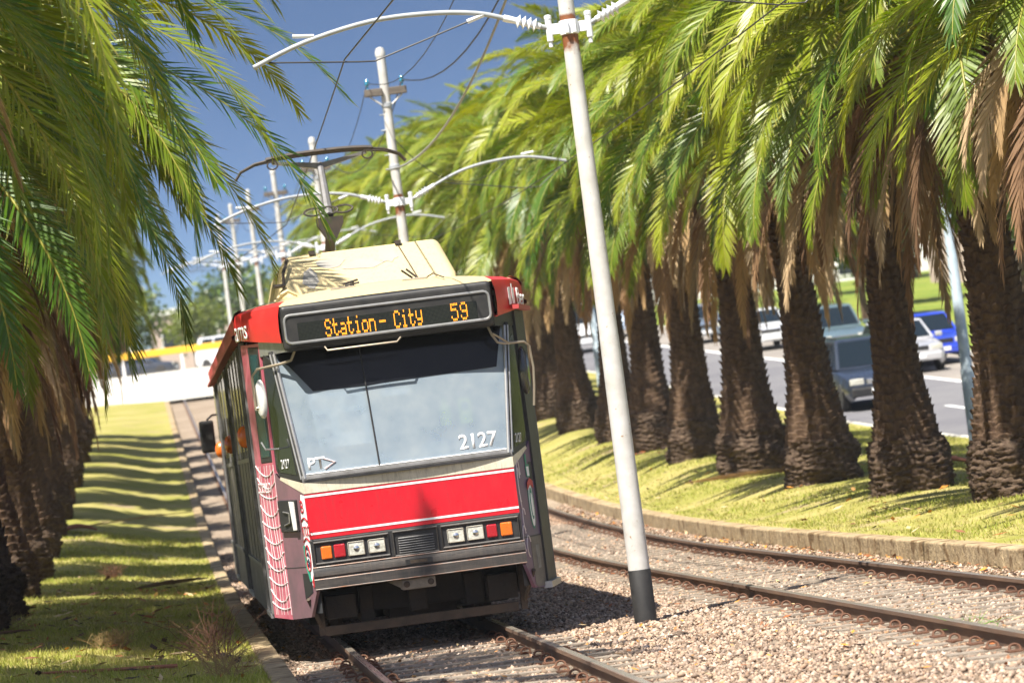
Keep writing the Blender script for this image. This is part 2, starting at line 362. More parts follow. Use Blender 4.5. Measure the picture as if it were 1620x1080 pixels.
# kerbs
def kerb(name, x0, x1, top, ys, mat, lab, gap=1.1):
    mb = MB()
    y = ys[0]
    while y < ys[1]:
        y1 = min(y+gap, ys[1]); j = random.uniform(-.005, .005); dx = random.uniform(-.005, .005)
        a, b = y+.006, y1-.006
        vs = []
        for yy in (a, b):
            vs += [(x0+dx, yy, P(yy)-.3), (x1+dx, yy, P(yy)-.3), (x1+dx, yy, P(yy)+top+j), (x0+dx, yy, P(yy)+top+j)]
        mb.add(vs, [(0,1,2,3),(7,6,5,4),(0,4,5,1),(1,5,6,2),(2,6,7,3),(3,7,4,0)])
        y = y1
        if y > 80: gap = 3
    o = mb.build(name, mat, bevel=.018); tag(o, lab, kind='structure')
kerb('left_kerb', -1.62, -1.42, .07, (12, 164), M['kerb'], 'low stone kerb between left grass strip and track', .9)
kerb('right_kerb', 5.3, 5.52, .165, (12, 164), M['kerb'], 'stained stone kerb between right track and grass bank', 1.25)
kerb('road_kerb', 13.08, 13.24, .26, (12, 230), M['concrete'], 'kerb along the near edge of the road', 3)
kerb('far_road_kerb', 21.5, 21.7, .34, (12, 230), M['concrete'], 'kerb along the far edge of the road', 3)

# ------------------------------------------------------------------ tracks
T1, T2, RH = 0.0, 4.09, .755
ysR = np.concatenate([np.arange(8, 60, 1.0), np.arange(60, 186, 2.5)])
def rail(x, lab):
    pr = [(-.034,0),(-.036,-.03),(-.012,-.045),(-.012,-.125),(-.07,-.14),(-.07,-.16),(.07,-.16),(.07,-.14),(.012,-.125),(.012,-.045),(.036,-.03),(.034,0)]
    mb = MB(); rows = [[(x+a, y, P(y)+b) for a, b in pr] for y in ysR]
    mb.grid(rows); o = mb.build('rail', M['railside'])
    tag(o, lab, 'rail', 'steel rails of the two tram tracks')
    t = MB(); t.grid([[(x-.034, y, P(y)-.006),(x-.027, y, P(y)+.003),(x+.027, y, P(y)+.003),(x+.034, y, P(y)-.006)] for y in ysR])
    t.build('running_surface', M['railtop'], o)
rail(T1-RH, 'steel rail nearest the left kerb, emerging below the tram front on its left')
rail(T1+RH, 'steel rail of the tram track emerging below the right end of the bumper')
rail(T2-RH, 'inner steel rail of the empty track, passing just behind the white pole foot')
rail(T2+RH, 'outer steel rail of the empty track, nearest the right kerb')
sl = MB().box(-1.2, 1.2, -.1, .1, -.2, 0)
me_s = sl.build('sleeper', M['sleeper'], bevel=0); 
rt = empty('sleeper_root'); bpy.data.objects.remove(rt)
def ringpath(c, r, tilt):
    return [(c[0]+r*math.cos(a)*1.1, c[1]+r*.5*math.sin(a), c[2]+r*math.sin(a)*.85+.01) for a in np.linspace(0, 2*math.pi, 13)[:-1]]
tag(me_s, None, 'sleeper', 'weathered sleepers sunk in the ballast')
for xr in (-RH, RH):
    for sgn in (-1, 1):
        for dy in (-.0,):
            c = (xr+sgn*.115, dy, .012)
            k = MB().tube(ringpath(c, .036, .5*sgn), .010, 6, closed=True)
            k.box(xr+sgn*.07, xr+sgn*.17, dy-.075, dy+.075, .002, .014)
            k.build('rail_clip', M['rust'], me_s, smooth=True)
def lay(o, tx, y):
    o.location = (tx+random.uniform(-.03,.03), y, P(y)-.108+random.uniform(-.006,.004)); o.rotation_euler = (math.atan(.00126*max(0, y-46.5)), 0, random.uniform(-.012,.012))
first = True
for tx, ya, yb, lab in ((T2, 23.4+.0, 66, 'weathered sleeper with rusty rail clips sunk in the empty right track'), (T1, 25.26, 36.5, 'weathered sleeper with rusty rail clips in the track ahead of the tram')):
    for y in np.arange(ya-1.5, yb, .62):
        o = me_s if first else copy_tree(me_s); first = False
        o['label'] = lab; lay(o, tx, y+random.uniform(-.01,.01))

# ballast stones, leaf litter, grass: uncountable stuff
def stones(n, area, zf, smin, smax, pal):
    x = rng.uniform(area[0], area[1], n); y = area[2]+(area[3]-area[2])*rng.uniform(0,1,n)**1.25
    keep = np.ones(n, bool)
    for xr in (T1-RH, T1+RH, T2-RH, T2+RH): keep &= np.abs(x-xr) > .085
    slp = (np.abs((y-21.9+.31) % .62-.31) < .085) & ((np.abs(x-T2) < 1.15) | ((np.abs(x) < 1.15) & (y < 37)))
    keep &= ~(slp & (rng.uniform(0,1,n) < .62))
    x, y = x[keep], y[keep]; n = len(x)
    s = rng.uniform(smin, smax, n)**1.0
    base = np.array([[1,0,0],[-1,0,0],[0,1,0],[0,-1,0],[0,0,1],[0,0,-1]], float)
    V = base[None]*rng.uniform(.55, 1.15, (n,6,3)) + rng.normal(0,.22,(n,6,3))
    V[...,2] *= .7
    an = rng.uniform(0, 6.28, n); ca, sa = np.cos(an)[:,None], np.sin(an)[:,None]
    X = V[...,0]*ca-V[...,1]*sa; Y = V[...,0]*sa+V[...,1]*ca
    V = np.stack([X*s[:,None]+x[:,None], Y*s[:,None]+y[:,None], V[...,2]*s[:,None]+(zf(x,y)+.25*s)[:,None]], -1)
    f = np.array([[0,2,4],[2,1,4],[1,3,4],[3,0,4],[2,0,5],[1,2,5],[3,1,5],[0,3,5]])
    F = (f[None]+np.arange(n)[:,None,None]*6).reshape(-1,3)
    c = np.minimum(pal[rng.integers(0, len(pal), n)]*np.array([1.18,1.08,1.02]), .6)*rng.uniform(.5,1.25,(n,1))
    dx = np.min(np.abs(x[:,None]-np.array([T1-RH, T1+RH, T2-RH, T2+RH])[None]), 1)
    k_ = (np.exp(-(dx/.22)**2)*rng.uniform(.3,1,n))[:,None]; c = c*(1-k_)+c*np.array([.72,.5,.36])*k_
    return V.reshape(-1,3), F, np.repeat(c, 6, 0)
pal = np.array([(.33,.265,.205),(.38,.31,.25),(.25,.195,.15),(.43,.37,.31),(.30,.235,.175),(.17,.135,.105),(.36,.285,.22),(.32,.235,.17),(.35,.29,.24),(.26,.21,.16)])
def zb(x, y): return prof(y)-.135+.085*sst(4.95, 5.25, np.asarray(x, float))
V, F, C = stones(130000, (-1.42, 5.3, 21.5, 72), zb, .011, .031, pal)
V2, F2, C2 = stones(4000, (-1.42, 5.3, 21.5, 60), zb, .03, .05, pal)
o = link('ballast_stones', np_mesh('ballast_stones', np.concatenate([V, V2]), [np.concatenate([F, F2+len(V)])], M['stone'], np.concatenate([C, C2])))
tag(o, 'loose pale stones of the track ballast', kind='stuff')
def litter(n, area, zf, dz, size, pal):
    x = rng.uniform(area[0], area[1], n); y = rng.uniform(area[2], area[3], n); z = zf(x, y)+dz
    an = rng.uniform(0, 6.28, n); l = rng.uniform(size[0], size[1], n); w = l*rng.uniform(.18,.5,n)
    d = np.stack([np.cos(an), np.sin(an), rng.uniform(-.3,.5,n)], -1)*l[:,None]; q = np.stack([-np.sin(an), np.cos(an), rng.uniform(-.4,.4,n)], -1)*w[:,None]
    c = np.stack([x, y, z+rng.uniform(0,.02,n)], -1)
    V = np.stack([c-d, c-q, c+d, c+q], 1).reshape(-1,3)
    return V, np.arange(4*n).reshape(-1,4), np.repeat(pal[rng.integers(0,len(pal),n)], 4, 0)
lp = np.array([(.3,.1,.035),(.22,.1,.05),(.12,.065,.04),(.4,.2,.07),(.5,.22,.04),(.06,.04,.03),(.48,.36,.2)])
parts = [litter(2600, (-1.4,5.3,24,62), zb, .03, (.015,.05), lp), litter(420, (-4.2,-1.7,27,60), z_left, .04, (.03,.1), lp), litter(420, (5.5,10.5,30,80), z_right, .04, (.03,.1), lp),
         litter(900, (4.95,5.28,25,70), zb, .03, (.02,.06), lp)]
off = 0; VV=[]; FF=[]; CC=[]
for a,b,c in parts: VV.append(a); FF.append(b+off); CC.append(c); off += len(a)
o = link('leaf_litter', np_mesh('leaf_litter', np.concatenate(VV), [np.concatenate(FF)], M['stone'], np.concatenate(CC)))
tag(o, 'scattered dry brown leaf litter', kind='stuff')
def blades(n, area, zf, hmin, hmax, ypow=1.4):
    x = rng.uniform(area[0], area[1], n); y = area[2]+(area[3]-area[2])*rng.uniform(0,1,n)**ypow
    cl = wob(x*1.2, y*1.1)+.5*np.sin(5*x+3*y)+rng.normal(0,.35,n)
    keep = cl > -.55; x, y, cl = x[keep], y[keep], cl[keep]; n = len(x)
    h = rng.uniform(hmin, hmax, n)*(.75+.35*np.clip(cl,-1,1)); w = rng.uniform(.004,.009,n)*(1+ (y-30)/60)
    an = rng.uniform(0, 6.28, n); z = zf(x, y)-.005
    lean = rng.normal(0,.5,(n,2))*h[:,None]
    a = np.stack([x-np.cos(an)*w, y-np.sin(an)*w, z], -1); b = np.stack([x+np.cos(an)*w, y+np.sin(an)*w, z], -1)
    c = np.stack([x+lean[:,0], y+lean[:,1], z+h], -1)
    V = np.stack([a,b,c],1).reshape(-1,3)
    t = np.clip(.5+.28*cl+rng.normal(0,.22,n), 0, 1)[:,None]
    col = (1-t)*np.array([.50,.43,.16])+t*np.array([.24,.29,.04]); col *= rng.uniform(.75,1.25,(n,1))
    return V, np.arange(3*n).reshape(-1,3), np.repeat(col, 3, 0)
A = [blades(120000, (-6,-1.63,25,75), z_left, .035, .085, 1.7), blades(110000, (5.53,12.9,29,85), z_right, .03, .07, 1.5)]
VV=[];FF=[];CC=[];off=0
for a,b,c in A: VV.append(a); FF.append(b+off); CC.append(c); off += len(a)
o = link('grass', np_mesh('grass', np.concatenate(VV), [np.concatenate(FF)], M['grass'], np.concatenate(CC)))
tag(o, 'short yellow green grass blades on both strips', kind='stuff')

# ------------------------------------------------------------------ palms
def fronds(specs, r, nl=66, dead=False, wide=1.0):
    """vectorised pinnate fronds. specs rows: az, elev0, bend, length, width, hue"""
    VV=[]; F3=[]; F4=[]; CC=[]; off=0
    for az, e0, bend, Lf, lw, hue, (ox, oy, oz), ll in specs:
        N = 15; s = np.linspace(0,1,N)
        e = e0 - bend*s**1.35; azs = az + r.normal(0,.1)*s**1.5*1.4
        T = np.stack([np.cos(e)*np.cos(azs), np.cos(e)*np.sin(azs), np.sin(e)], -1)
        p = np.concatenate([[[0,0,0]], np.cumsum((T[1:]+T[:-1])/2*Lf/(N-1), 0)])+np.array([ox,oy,oz])
        side = np.stack([-np.sin(azs), np.cos(azs), np.zeros(N)], -1)
        roll = r.normal(0,.35); up = np.cross(T, side)*-1
        side2 = side*math.cos(roll)+up*math.sin(roll); up = np.cross(side2, T)*-1
        up = np.cross(T, side2)
        if dead: base = np.array([(.36,.24,.12),(.27,.165,.085),(.17,.10,.055),(.42,.31,.185),(.31,.235,.15)])[r.integers(0,5)]*r.uniform(.8,1.2)
        else:
            g = np.array([.045,.12,.008]); yl = np.array([.30,.33,.014]); base = g+(yl-g)*hue
        # rachis
        w = np.interp(s, [0,.1,1], [.075,.035,.006]); rc = (np.array([.36,.35,.06]) if not dead else base*1.15)
        a = p-side2*w[:,None]; b = p+side2*w[:,None]; c = p+up*(w*.6)[:,None]
        V = np.stack([a,c,b],1).reshape(-1,3); i = np.arange(N-1)[:,None]*3
        q = np.concatenate([np.concatenate([i,i+1,i+4,i+3],1), np.concatenate([i+1,i+2,i+5,i+4],1), np.concatenate([i+2,i,i+3,i+5],1)])
        VV.append(V); F4.append(q+off); CC.append(np.tile(rc, (len(V),1))); off += len(V)
        # leaflets
        sl = np.repeat(np.linspace(.13, .995, nl), 2); sg = np.tile([1.,-1.], nl); n2 = len(sl)
        sl = np.clip(sl + r.normal(0,.004,n2), 0, 1)
        f = sl*(N-1); k = np.minimum(f.astype(int), N-2); t = (f-k)[:,None]
        ip = lambda A_: A_[k]*(1-t)+A_[k+1]*t
        p0, T0, s0, u0 = ip(p), ip(T), ip(side2), ip(up)
        al = np.interp(sl, [0,.3,.75,1], [1.1,.92,.7,.32])*r.uniform(.88,1.1,n2)
        if dead: al *= .55
        be = np.where(np.arange(n2)//2 % 2 == 0, .34, .02)+r.normal(0,.10,n2)
        d = T0*np.cos(al)[:,None] + (s0*(sg*np.cos(be))[:,None]+u0*np.sin(be)[:,None])*np.sin(al)[:,None]
        l = lw*np.interp(sl, [0,.12,.3,.6,.85,1], [.25,.62,1,.92,.6,.34])*r.uniform(.85,1.1,n2)
        dr = ll*r.uniform(.6,1.4,n2)
        m = p0 + d*(l*.5)[:,None]; m[:,2] -= l*.06*dr
        tp = p0 + d*l[:,None]; tp[:,2] -= l*.20*dr; tp[:,:2] -= d[:,:2]*(l*.05*dr)[:,None]
        tp += r.normal(0,.008,tp.shape)
        wv = T0 - d*np.sum(T0*d,1)[:,None]; wv /= np.linalg.norm(wv,axis=1)[:,None]+1e-9
        hw = np.interp(sl, [0,.2,1],[.012,.0185,.012])*(1.15*wide if not dead else 1.05)
        V = np.stack([p0-wv*(hw*.7)[:,None], p0+wv*(hw*.7)[:,None], m+wv*hw[:,None], m-wv*hw[:,None], tp], 1)
        cb = base*r.uniform(.82,1.2,(n2,1))
        tipc = (np.array([.30,.25,.06]) if not dead else base*1.25)
        brown = (r.uniform(0,1,n2) < (.18+.5*hue))[:,None]
        ct = np.where(brown, tipc, cb*1.1)
        Cc = np.stack([cb*1.1, cb*1.1, cb, cb, ct], 1).reshape(-1,3)
        i = (np.arange(n2)*5)[:,None]+off
        F4.append(np.concatenate([i,i+1,i+2,i+3],1)); F3.append(np.concatenate([i+3,i+2,i+4],1))
        VV.append(V.reshape(-1,3)); CC.append(Cc); off += n2*5
    return np.concatenate(VV), [np.concatenate(F3), np.concatenate(F4)], np.concatenate(CC)
HUB = 5.75
def make_crown(seed, nfr=88, nl=98, Lm=3.75, droop=0):
    r = np.random.default_rng(seed); sp = []
    for i in range(nfr):
        u = (i+.5)/nfr; az = i*2.39996+r.normal(0,.15)
        e0 = R(np.interp(u, [0,.15,.45,.75,1],[86,74,52,22,-24] if not droop else [82,60,30,0,-30]))+r.normal(0,.09)
        bend = R(np.interp(u, [0,.15,.45,.75,1],[60,98,122,106,56] if not droop else [50,84,96,88,72]))*r.uniform(.88,1.12)
        Lf = Lm*np.interp(u,[0,.2,.8,1],[.72,1,1,.86] if droop else [.75,1,.92,.86])*r.uniform(.88,1.08)
        rad = .1+.3*u; z = HUB+.35-.7*u
        hue = np.clip(r.beta(1.3,2.0)+.12*(1-u), 0, 1)
        sp.append((az, e0, bend, Lf, r.uniform(.44,.58)*(1.1 if droop else 1), hue, (rad*math.cos(az), rad*math.sin(az), z), np.interp(u,[0,.4,1],[.4,.8,.8])*(.6 if droop else 1)))
    V, F, C = fronds(sp, r, nl, wide=.74 if droop else .82)
    return np_mesh('crown', V, F, M['frond'], C)
def make_skirt(seed, nfr=44, nl=46):
    r = np.random.default_rng(seed); sp = []
    for i in range(nfr):
        az = i*2.39996+r.normal(0,.3); u = r.uniform(0,1)
        e0 = R(np.interp(u,[0,1],[-22,-68])); bend = R(np.interp(u,[0,1],[62,19]))*r.uniform(.9,1.1)
        sp.append((az, e0, bend, r.uniform(1.7,3.1), r.uniform(.34,.48), .5, (.36*math.cos(az), .36*math.sin(az), HUB-.35-.45*u), .8))
    V, F, C = fronds(sp, r, nl, dead=True)
    return np_mesh('dead_frond_skirt', V, F, M['dead'], C)
def make_trunk(seed):
    r = np.random.default_rng(seed); ns = 72; zs = np.arange(.62, HUB+.25, .0165); ncol = 15
    th = np.linspace(0, 2*math.pi, ns, endpoint=False)
    TH, ZZ = np.meshgrid(th, zs)
    rad = np.interp(ZZ, [.6,.95,1.5,3,4.4,5.2,5.6,6.0], [.50,.44,.345,.262,.272,.33,.40,.30])
    c = TH/(2*math.pi)*ncol + .22*ZZ; col = np.floor(c); fc = c-col
    ph = ZZ/.115 + .5*(col % 2)+ .25*np.sin(col*7.3+seed); row = np.floor(ph); fr_ = ph-row
    h = np.sin(col*12.9+row*78.2+seed)*43758.5; h = h-np.floor(h)
    plate = (fr_**1.6)*(1-np.abs(2*fc-1)**3)*(.5+.8*h)
    rad = rad+.052*plate-.02+.012*np.sin(3*TH+2*ZZ+seed)+r.normal(0,.004,rad.shape)
    lean = .035*np.sin(ZZ*.8+seed)
    V = np.stack([rad*np.cos(TH)+lean, rad*np.sin(TH), ZZ+.05*plate], -1).reshape(-1,3)
    n = len(zs); i = (np.arange(n-1)[:,None]*ns+np.arange(ns)[None]).ravel(); j = (np.arange(n-1)[:,None]*ns+(np.arange(ns)[None]+1)%ns).ravel()
    F = np.stack([i, j, j+ns, i+ns], -1)
    return np_mesh('trunk', V, [F], M['bark'], smooth=False)
def make_root(seed):
    r = np.random.default_rng(seed+50); ns = 84; zs = np.concatenate([np.arange(-.3, .74, .02)])
    th = np.linspace(0, 2*math.pi, ns, endpoint=False); TH, ZZ = np.meshgrid(th, zs)
    rad = np.interp(ZZ, [-.3,0,.2,.4,.6,.72],[.47,.50,.535,.535,.515,.475])
    for k in range(14):
        a, b = r.integers(2,15), r.uniform(3,16); rad = rad+.05/(a+3)*np.sin(a*TH+b*ZZ+r.uniform(0,6.28))
    rad = rad+r.normal(0,.02,rad.shape)+.035*((ZZ/.085+.5*(np.floor(TH/(2*math.pi)*17)%2))%1)
    lean = .035*np.sin(ZZ*.8+seed)
    V = np.stack([rad*np.cos(TH)+lean, rad*np.sin(TH), ZZ], -1).reshape(-1,3)
    n = len(zs); i = (np.arange(n-1)[:,None]*ns+np.arange(ns)[None]).ravel(); j = (np.arange(n-1)[:,None]*ns+(np.arange(ns)[None]+1)%ns).ravel()
    return np_mesh('root_base', V, [np.stack([i,j,j+ns,i+ns],-1)], M['root'], smooth=False)
CROWNS = [make_crown(s) for s in (3, 17, 29, 41)]
BIGCROWNS = [make_crown(s, 108, 115, 4.75, 1) for s in (8, 23)]
SKIRTS = [make_skirt(s) for s in (5, 19, 31)]
TRUNKS = [make_trunk(s) for s in (1, 2, 4)]
ROOTS = [make_root(s) for s in (1, 2, 4)]
pk = 0
def palm(x, y, z, label, group, sc=1.0, tall=1.0, girth=1.0, rot=None, seed=None, big=None, crown=1.0):
    global pk
    r = random.Random(pk*13+5 if seed is None else seed)
    t = empty('palm_tree', (x, y, z), r.uniform(0, 6.28) if rot is None else rot, label, 'palm tree', group)
    t.scale = (sc, sc, sc); t.rotation_euler[0] = r.gauss(0,.03); t.rotation_euler[1] = r.gauss(0,.03)
    k = r.randrange(12)
    tr = link('trunk', TRUNKS[k%3], t); ro = link('root_base', ROOTS[k%3], t)
    gv = r.uniform(.92,1.06); tr.scale = (girth*gv, girth*gv, tall); girth *= gv; ro.scale = (girth*r.uniform(.98,1.06),)*2+(1,)
    cr = link('crown', CROWNS[(pk+k)%4] if big is None else BIGCROWNS[big], t); sk = link('dead_frond_skirt', SKIRTS[k%3], t)
    cr.scale = (crown,)*3; cr.location.z = HUB*(tall-crown); sk.location.z = HUB*(tall-1); cr.rotation_euler.z = r.uniform(0, 6.28); sk.rotation_euler.z = r.uniform(0, 6.28)
    pk += 1
    return t
GR, GL = 'palms in the row right of the tracks', 'palms in the row left of the tram'
right_rows = [(37.65,7.75),(44.0,7.76),(50.0,7.6),(56.7,7.6),(62.6,7.6),(69.5,7.6),(75.0,7.6),(81.4,7.7),(88.0,7.6),(94.8,7.6)]+[(94.8+6.35*i,7.6) for i in range(1,13)]
rl = ['palm past the right picture edge whose fronds hang into the top right corner',
 'palm with the thick dark trunk cut by the right picture edge',
 'palm with long tan dead fronds, standing left of the light blue lamp post',
 'palm trunk just left of the dark four wheel drive, reddish bark at its foot',
 'palm with a broad rough root mass, fourth complete trunk counting from the right edge',
 'palm with the slim trunk and rounded foot, left neighbour of the widest root mass',
 'palm with the straight trunk standing just right of the leaning white pole',
 'palm whose trunk is half hidden behind the leaning white pole',
 'palm with the dark trunk just left of the white pole, seen beside the tram mirror',
 'palm whose trunk rises right behind the orange side light of the tram']
for i,(y,x) in enumerate(right_rows):
    lab = rl[i] if i < len(rl) else 'palm crown far back in the right row, its trunk hidden behind the tram'
    palm(x, y, Z(z_right, x, y)-.03, lab, GR, sc=random.uniform(.97,1.05), girth=[1,1,1,1.08,1.12,1,1][i%7], tall=random.uniform(.96,1.05))
left_ys = [28.0, 38.2, 43.2, 48.0, 54.2, 60.5, 66.7, 73.0, 79.3, 85.6, 92, 98.4, 104.8, 111.2, 117.6, 124]
ll_ = ['palm at the left edge whose sharp bright fronds sweep across the top left corner', 'palm at left with the large bright fronds sweeping over the picture edge', 'palm at the left edge whose bright fronds droop below mid height',
 'palm with the nearest dark trunk cut by the left picture edge', 'palm with the second trunk from the left edge, brown skirt above it',
 'palm with the third trunk from the left edge in the left row', 'palm with the fourth trunk from the left edge, partly behind nearer trunks',
 'palm with the fifth trunk from the left edge, partly behind nearer trunks']
for i, y in enumerate(left_ys):
    x = -4.72
    lab = ll_[i] if i < len(ll_) else 'palm far back in the left row, its dead fronds hanging towards the tram'
    palm(x-(.3 if i < 1 else 0), y, Z(z_left, x, y)-.03, lab, GL, sc=random.uniform(.97,1.05), tall=[1.12,1.06,1.03][i] if i < 3 else random.uniform(.97,1.04), seed=100+i, big=i if i < 2 else None, crown=[1.0,1.1,1.0][i] if i < 3 else .82)

# ------------------------------------------------------------------ lettering
def text(s, h, origin, ux, uz, name, mat, parent, depth=.004, sx=1.0, bold=0.0, align='LEFT'):
    """s set in a plane: ux along the line, uz up; h = cap height"""
    cu = bpy.data.curves.new('t', 'FONT'); cu.body = s; cu.size = 1; cu.extrude = .0; cu.offset = bold; cu.align_x = align
    o = bpy.data.objects.new('t', cu); COL.objects.link(o)
    dg = bpy.context.evaluated_depsgraph_get(); me = bpy.data.meshes.new_from_object(o.evaluated_get(dg))
    bpy.data.objects.remove(o); bpy.data.curves.remove(cu)
    ux = Vector(ux).normalized(); uz = Vector(uz).normalized(); k = h/.70; og = Vector(origin); n = ux.cross(uz)
    for v in me.vertices: v.co = og + ux*(v.co.x*k*sx) + uz*(v.co.y*k)
    me.name = name; me.materials.clear(); me.materials.append(mat)
    ob = link(name, me, parent)
    so = ob.modifiers.new('thick', 'SOLIDIFY'); so.thickness = depth; so.offset = 0
    return ob
F57 = {'S':'01110 10001 10000 01110 00001 10001 01110','t':'01000 01000 11110 01000 01000 01001 00110','a':'00000 00000 01110 00001 01111 10001 01111',
 'i':'00100 00000 01100 00100 00100 00100 01110','o':'00000 00000 01110 10001 10001 10001 01110','n':'00000 00000 11110 10001 10001 10001 10001',
 '-':'00000 00000 00000 11111 00000 00000 00000','C':'01110 10001 10000 10000 10000 10001 01110','y':'00000 10001 10001 10001 01111 00001 01110',
 '5':'11111 10000 11110 00001 00001 10001 01110','9':'01110 10001 10001 01111 00001 10001 01110',' ':'00000 '*7}

# ------------------------------------------------------------------ the tram
YF = 35.16; W = 1.36; LT = 20.6
tram = empty('tram', (-.01, YF, 0), 0, 'red and cream tram coming down the track with an amber route display and number 2127', 'tram')
PLAN = [(.98, 0.0), (1.21, .6), (W, 1.3), (W, 19.3), (1.21, 20.0), (.98, LT)]
def pp(sd, k, u, z, off=0.0):
    """point on plan panel k (0 front taper, 1 second taper, 2 side), side sd, fraction u"""
    a, b = PLAN[k], PLAN[k+1]
    x = a[0]+(b[0]-a[0])*u; y = a[1]+(b[1]-a[1])*u
    dx, dy = b[0]-a[0], b[1]-a[1]; l = math.hypot(dx, dy); nx, ny = dy/l, -dx/l
    return Vector((sd*(x+nx*off), y+ny*off, z))
def pn(sd, k):
    a, b = PLAN[k], PLAN[k+1]; dx, dy = b[0]-a[0], b[1]-a[1]; l = math.hypot(dx, dy); return Vector((sd*dy/l, -dx/l, 0))
def panel(name, sd, k, uz, mat, parent=tram, off=0.0, t=.03, bevel=0):
    """polygon in (u,z) on a plan panel, thickness t outward from off-t"""
    pts = [pp(sd, k, u, z, off-t) for u, z in uz]
    return MB().slab(pts, pn(sd, k), t).build(name, mat, parent, bevel=bevel)
# shell: inner body walls kept 3 cm inside the skin
def shell():
    mb = MB(); ins = .035
    pl = [(x-ins, y+(ins if y < 10 else -ins)) for x, y in PLAN]
    ring = [(-x, y) for x, y in pl] + [(x, y) for x, y in reversed(pl)]
    # side walls only (front opening above z=1.55 stays open for the windscreen)
    for sd in (-1, 1):
        mb.grid([[(sd*x, y, z) for x, y in pl] for z in (.36, 1.6)])
        mb.grid([[(sd*x, y, z) for x, y in pl[2:]] for z in (1.6, 3.0)])
    mb.grid([[(-pl[0][0], pl[0][1], z), (pl[0][0], pl[0][1], z)] for z in (.6, 1.58)])
    mb.grid([[(-pl[-1][0], pl[-1][1], z), (pl[-1][0], pl[-1][1], z)] for z in (.36, 3.0)])
    mb.add([(x, y, .62) for x, y in ring], [tuple(range(len(ring)))])
    return mb.build('body_shell', M['cabdark'], tram)
shell()
# --- front panels
def fpanel(name, x, z0, z1, mat, y=0.0, t=.03, parent=tram, bevel=0):
    return MB().box(-x, x, y, y+t, z0, z1).build(name, mat, parent, bevel=bevel)
fp = fpanel('front_panel', .982, 1.05, 1.472, M['red'])
for z0, z1 in ((1.088, 1.108), (1.436, 1.456)): MB().box(-.982, .982, -.003, .0, z0, z1).build('white_stripe', M['sticker'], fp)
fpanel('waist_band', .984, 1.474, 1.572, M['cream'], y=-.004)
for sd in (-1, 1):
    panel('waist_band', sd, 0, [(0,1.474),(.0,1.572),(.78,1.655),(.82,1.63)], M['cream'], off=.004, t=.03)
# windscreen and its frame
BLx, TLx, zb_, zt_ = .945, 1.075, 1.635, 2.80
def ws(u, v, off=0.0):
    """u -1..1, v 0..1 on the raked, slightly bowed screen"""
    x = u*(BLx+(TLx-BLx)*v); y = .02+.27*v-.045*(1-u*u)*1.0
    return Vector((x, y-off, zb_+(zt_-zb_)*v))
def glass_ws():
    m, N, L, B = nt('dusty_windscreen')
    out = N['Material Output']
    tr = N.new('ShaderNodeBsdfTransparent'); tr.inputs[0].default_value = (.82,.92,.97,1)
    df = N.new('ShaderNodeBsdfDiffuse'); gl = N.new('ShaderNodeBsdfGlossy'); gl.inputs['Roughness'].default_value = .03
    tc = N.new('ShaderNodeTexCoord'); nz = N.new('ShaderNodeTexNoise'); nz.inputs['Scale'].default_value = 5; nz.inputs['Detail'].default_value = 8
    L.new(tc.outputs['Object'], nz.inputs['Vector'])
    cr = N.new('ShaderNodeValToRGB'); e = cr.color_ramp.elements; e[0].position=.3; e[0].color=(.60,.76,.92,1); e[1].position=.75; e[1].color=(.74,.86,.95,1)
    L.new(nz.outputs[0], cr.inputs[0]); L.new(cr.outputs[0], df.inputs[0])
    mr = N.new('ShaderNodeMapRange'); mr.inputs[3].default_value=.25; mr.inputs[4].default_value=.35; L.new(nz.outputs[0], mr.inputs[0])
    m1 = N.new('ShaderNodeMixShader'); L.new(mr.outputs[0], m1.inputs[0]); L.new(tr.outputs[0], m1.inputs[1]); L.new(df.outputs[0], m1.inputs[2])
    fr_ = N.new('ShaderNodeFresnel'); fr_.inputs[0].default_value = 1.45
    m2 = N.new('ShaderNodeMixShader'); L.new(fr_.outputs[0], m2.inputs[0]); L.new(m1.outputs[0], m2.inputs[1]); L.new(gl.outputs[0], m2.inputs[2])
    L.new(m2.outputs[0], out.inputs[0]); return m
mb = MB(); mb.grid([[ws(u, v) for u in np.linspace(-1,1,17)] for v in np.linspace(0,1,9)])
wsc = mb.build('windscreen', glass_ws(), tram, smooth=True)
mb = MB()
for sd in (-1, 1):   # A pillars: silver strips with black rubber between
    for o_, w_ in ((.0,.016), (.034,.011)):
        MB().tube([ws(sd, v, .012)+Vector((sd*(o_+.012),o_*.6,0)) for v in (-.02,.5,1.0)], w_, 8).build('pillar_trim', M['alu'], tram, smooth=True)
mb = MB()
for sd in (-1, 1):
    MB().tube([ws(sd, v, -.004)+Vector((sd*.03,.02,0)) for v in (-.03,.5,1.02)], .03, 8).build('windscreen_pillar', M['black'], tram, smooth=True)
mb = MB(); rows = []
for z, oy in ((1.574,-.008),(1.6,-.014),(1.634,-.0),(1.64,.02)):
    rows.append([(x, ws(x/.97, 0).y-.018+oy*.6, z) for x in np.linspace(-.985,.985,17)])
mb.grid(rows); sill = mb.build('windscreen_sill', M['greytrim'], tram, smooth=True)
mb = MB(); mb.tube([(x, ws(x/.97,0).y-.034, 1.606) for x in np.linspace(-.97,.97,15)], .004, 5); mb.build('seam', M['black'], sill)
mb = MB(); mb.tube([ws(-.27+.0*v, v, .006) for v in np.linspace(.01,.98,8)], .008, 6); mb.build('screen_line', M['black'], tram)  # thin dark upright line on the glass
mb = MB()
mb.grid([[ws(u, v, .0045) for u in np.linspace(-.995+.0*v,.985,17)] for v in np.linspace(0,1,7)])
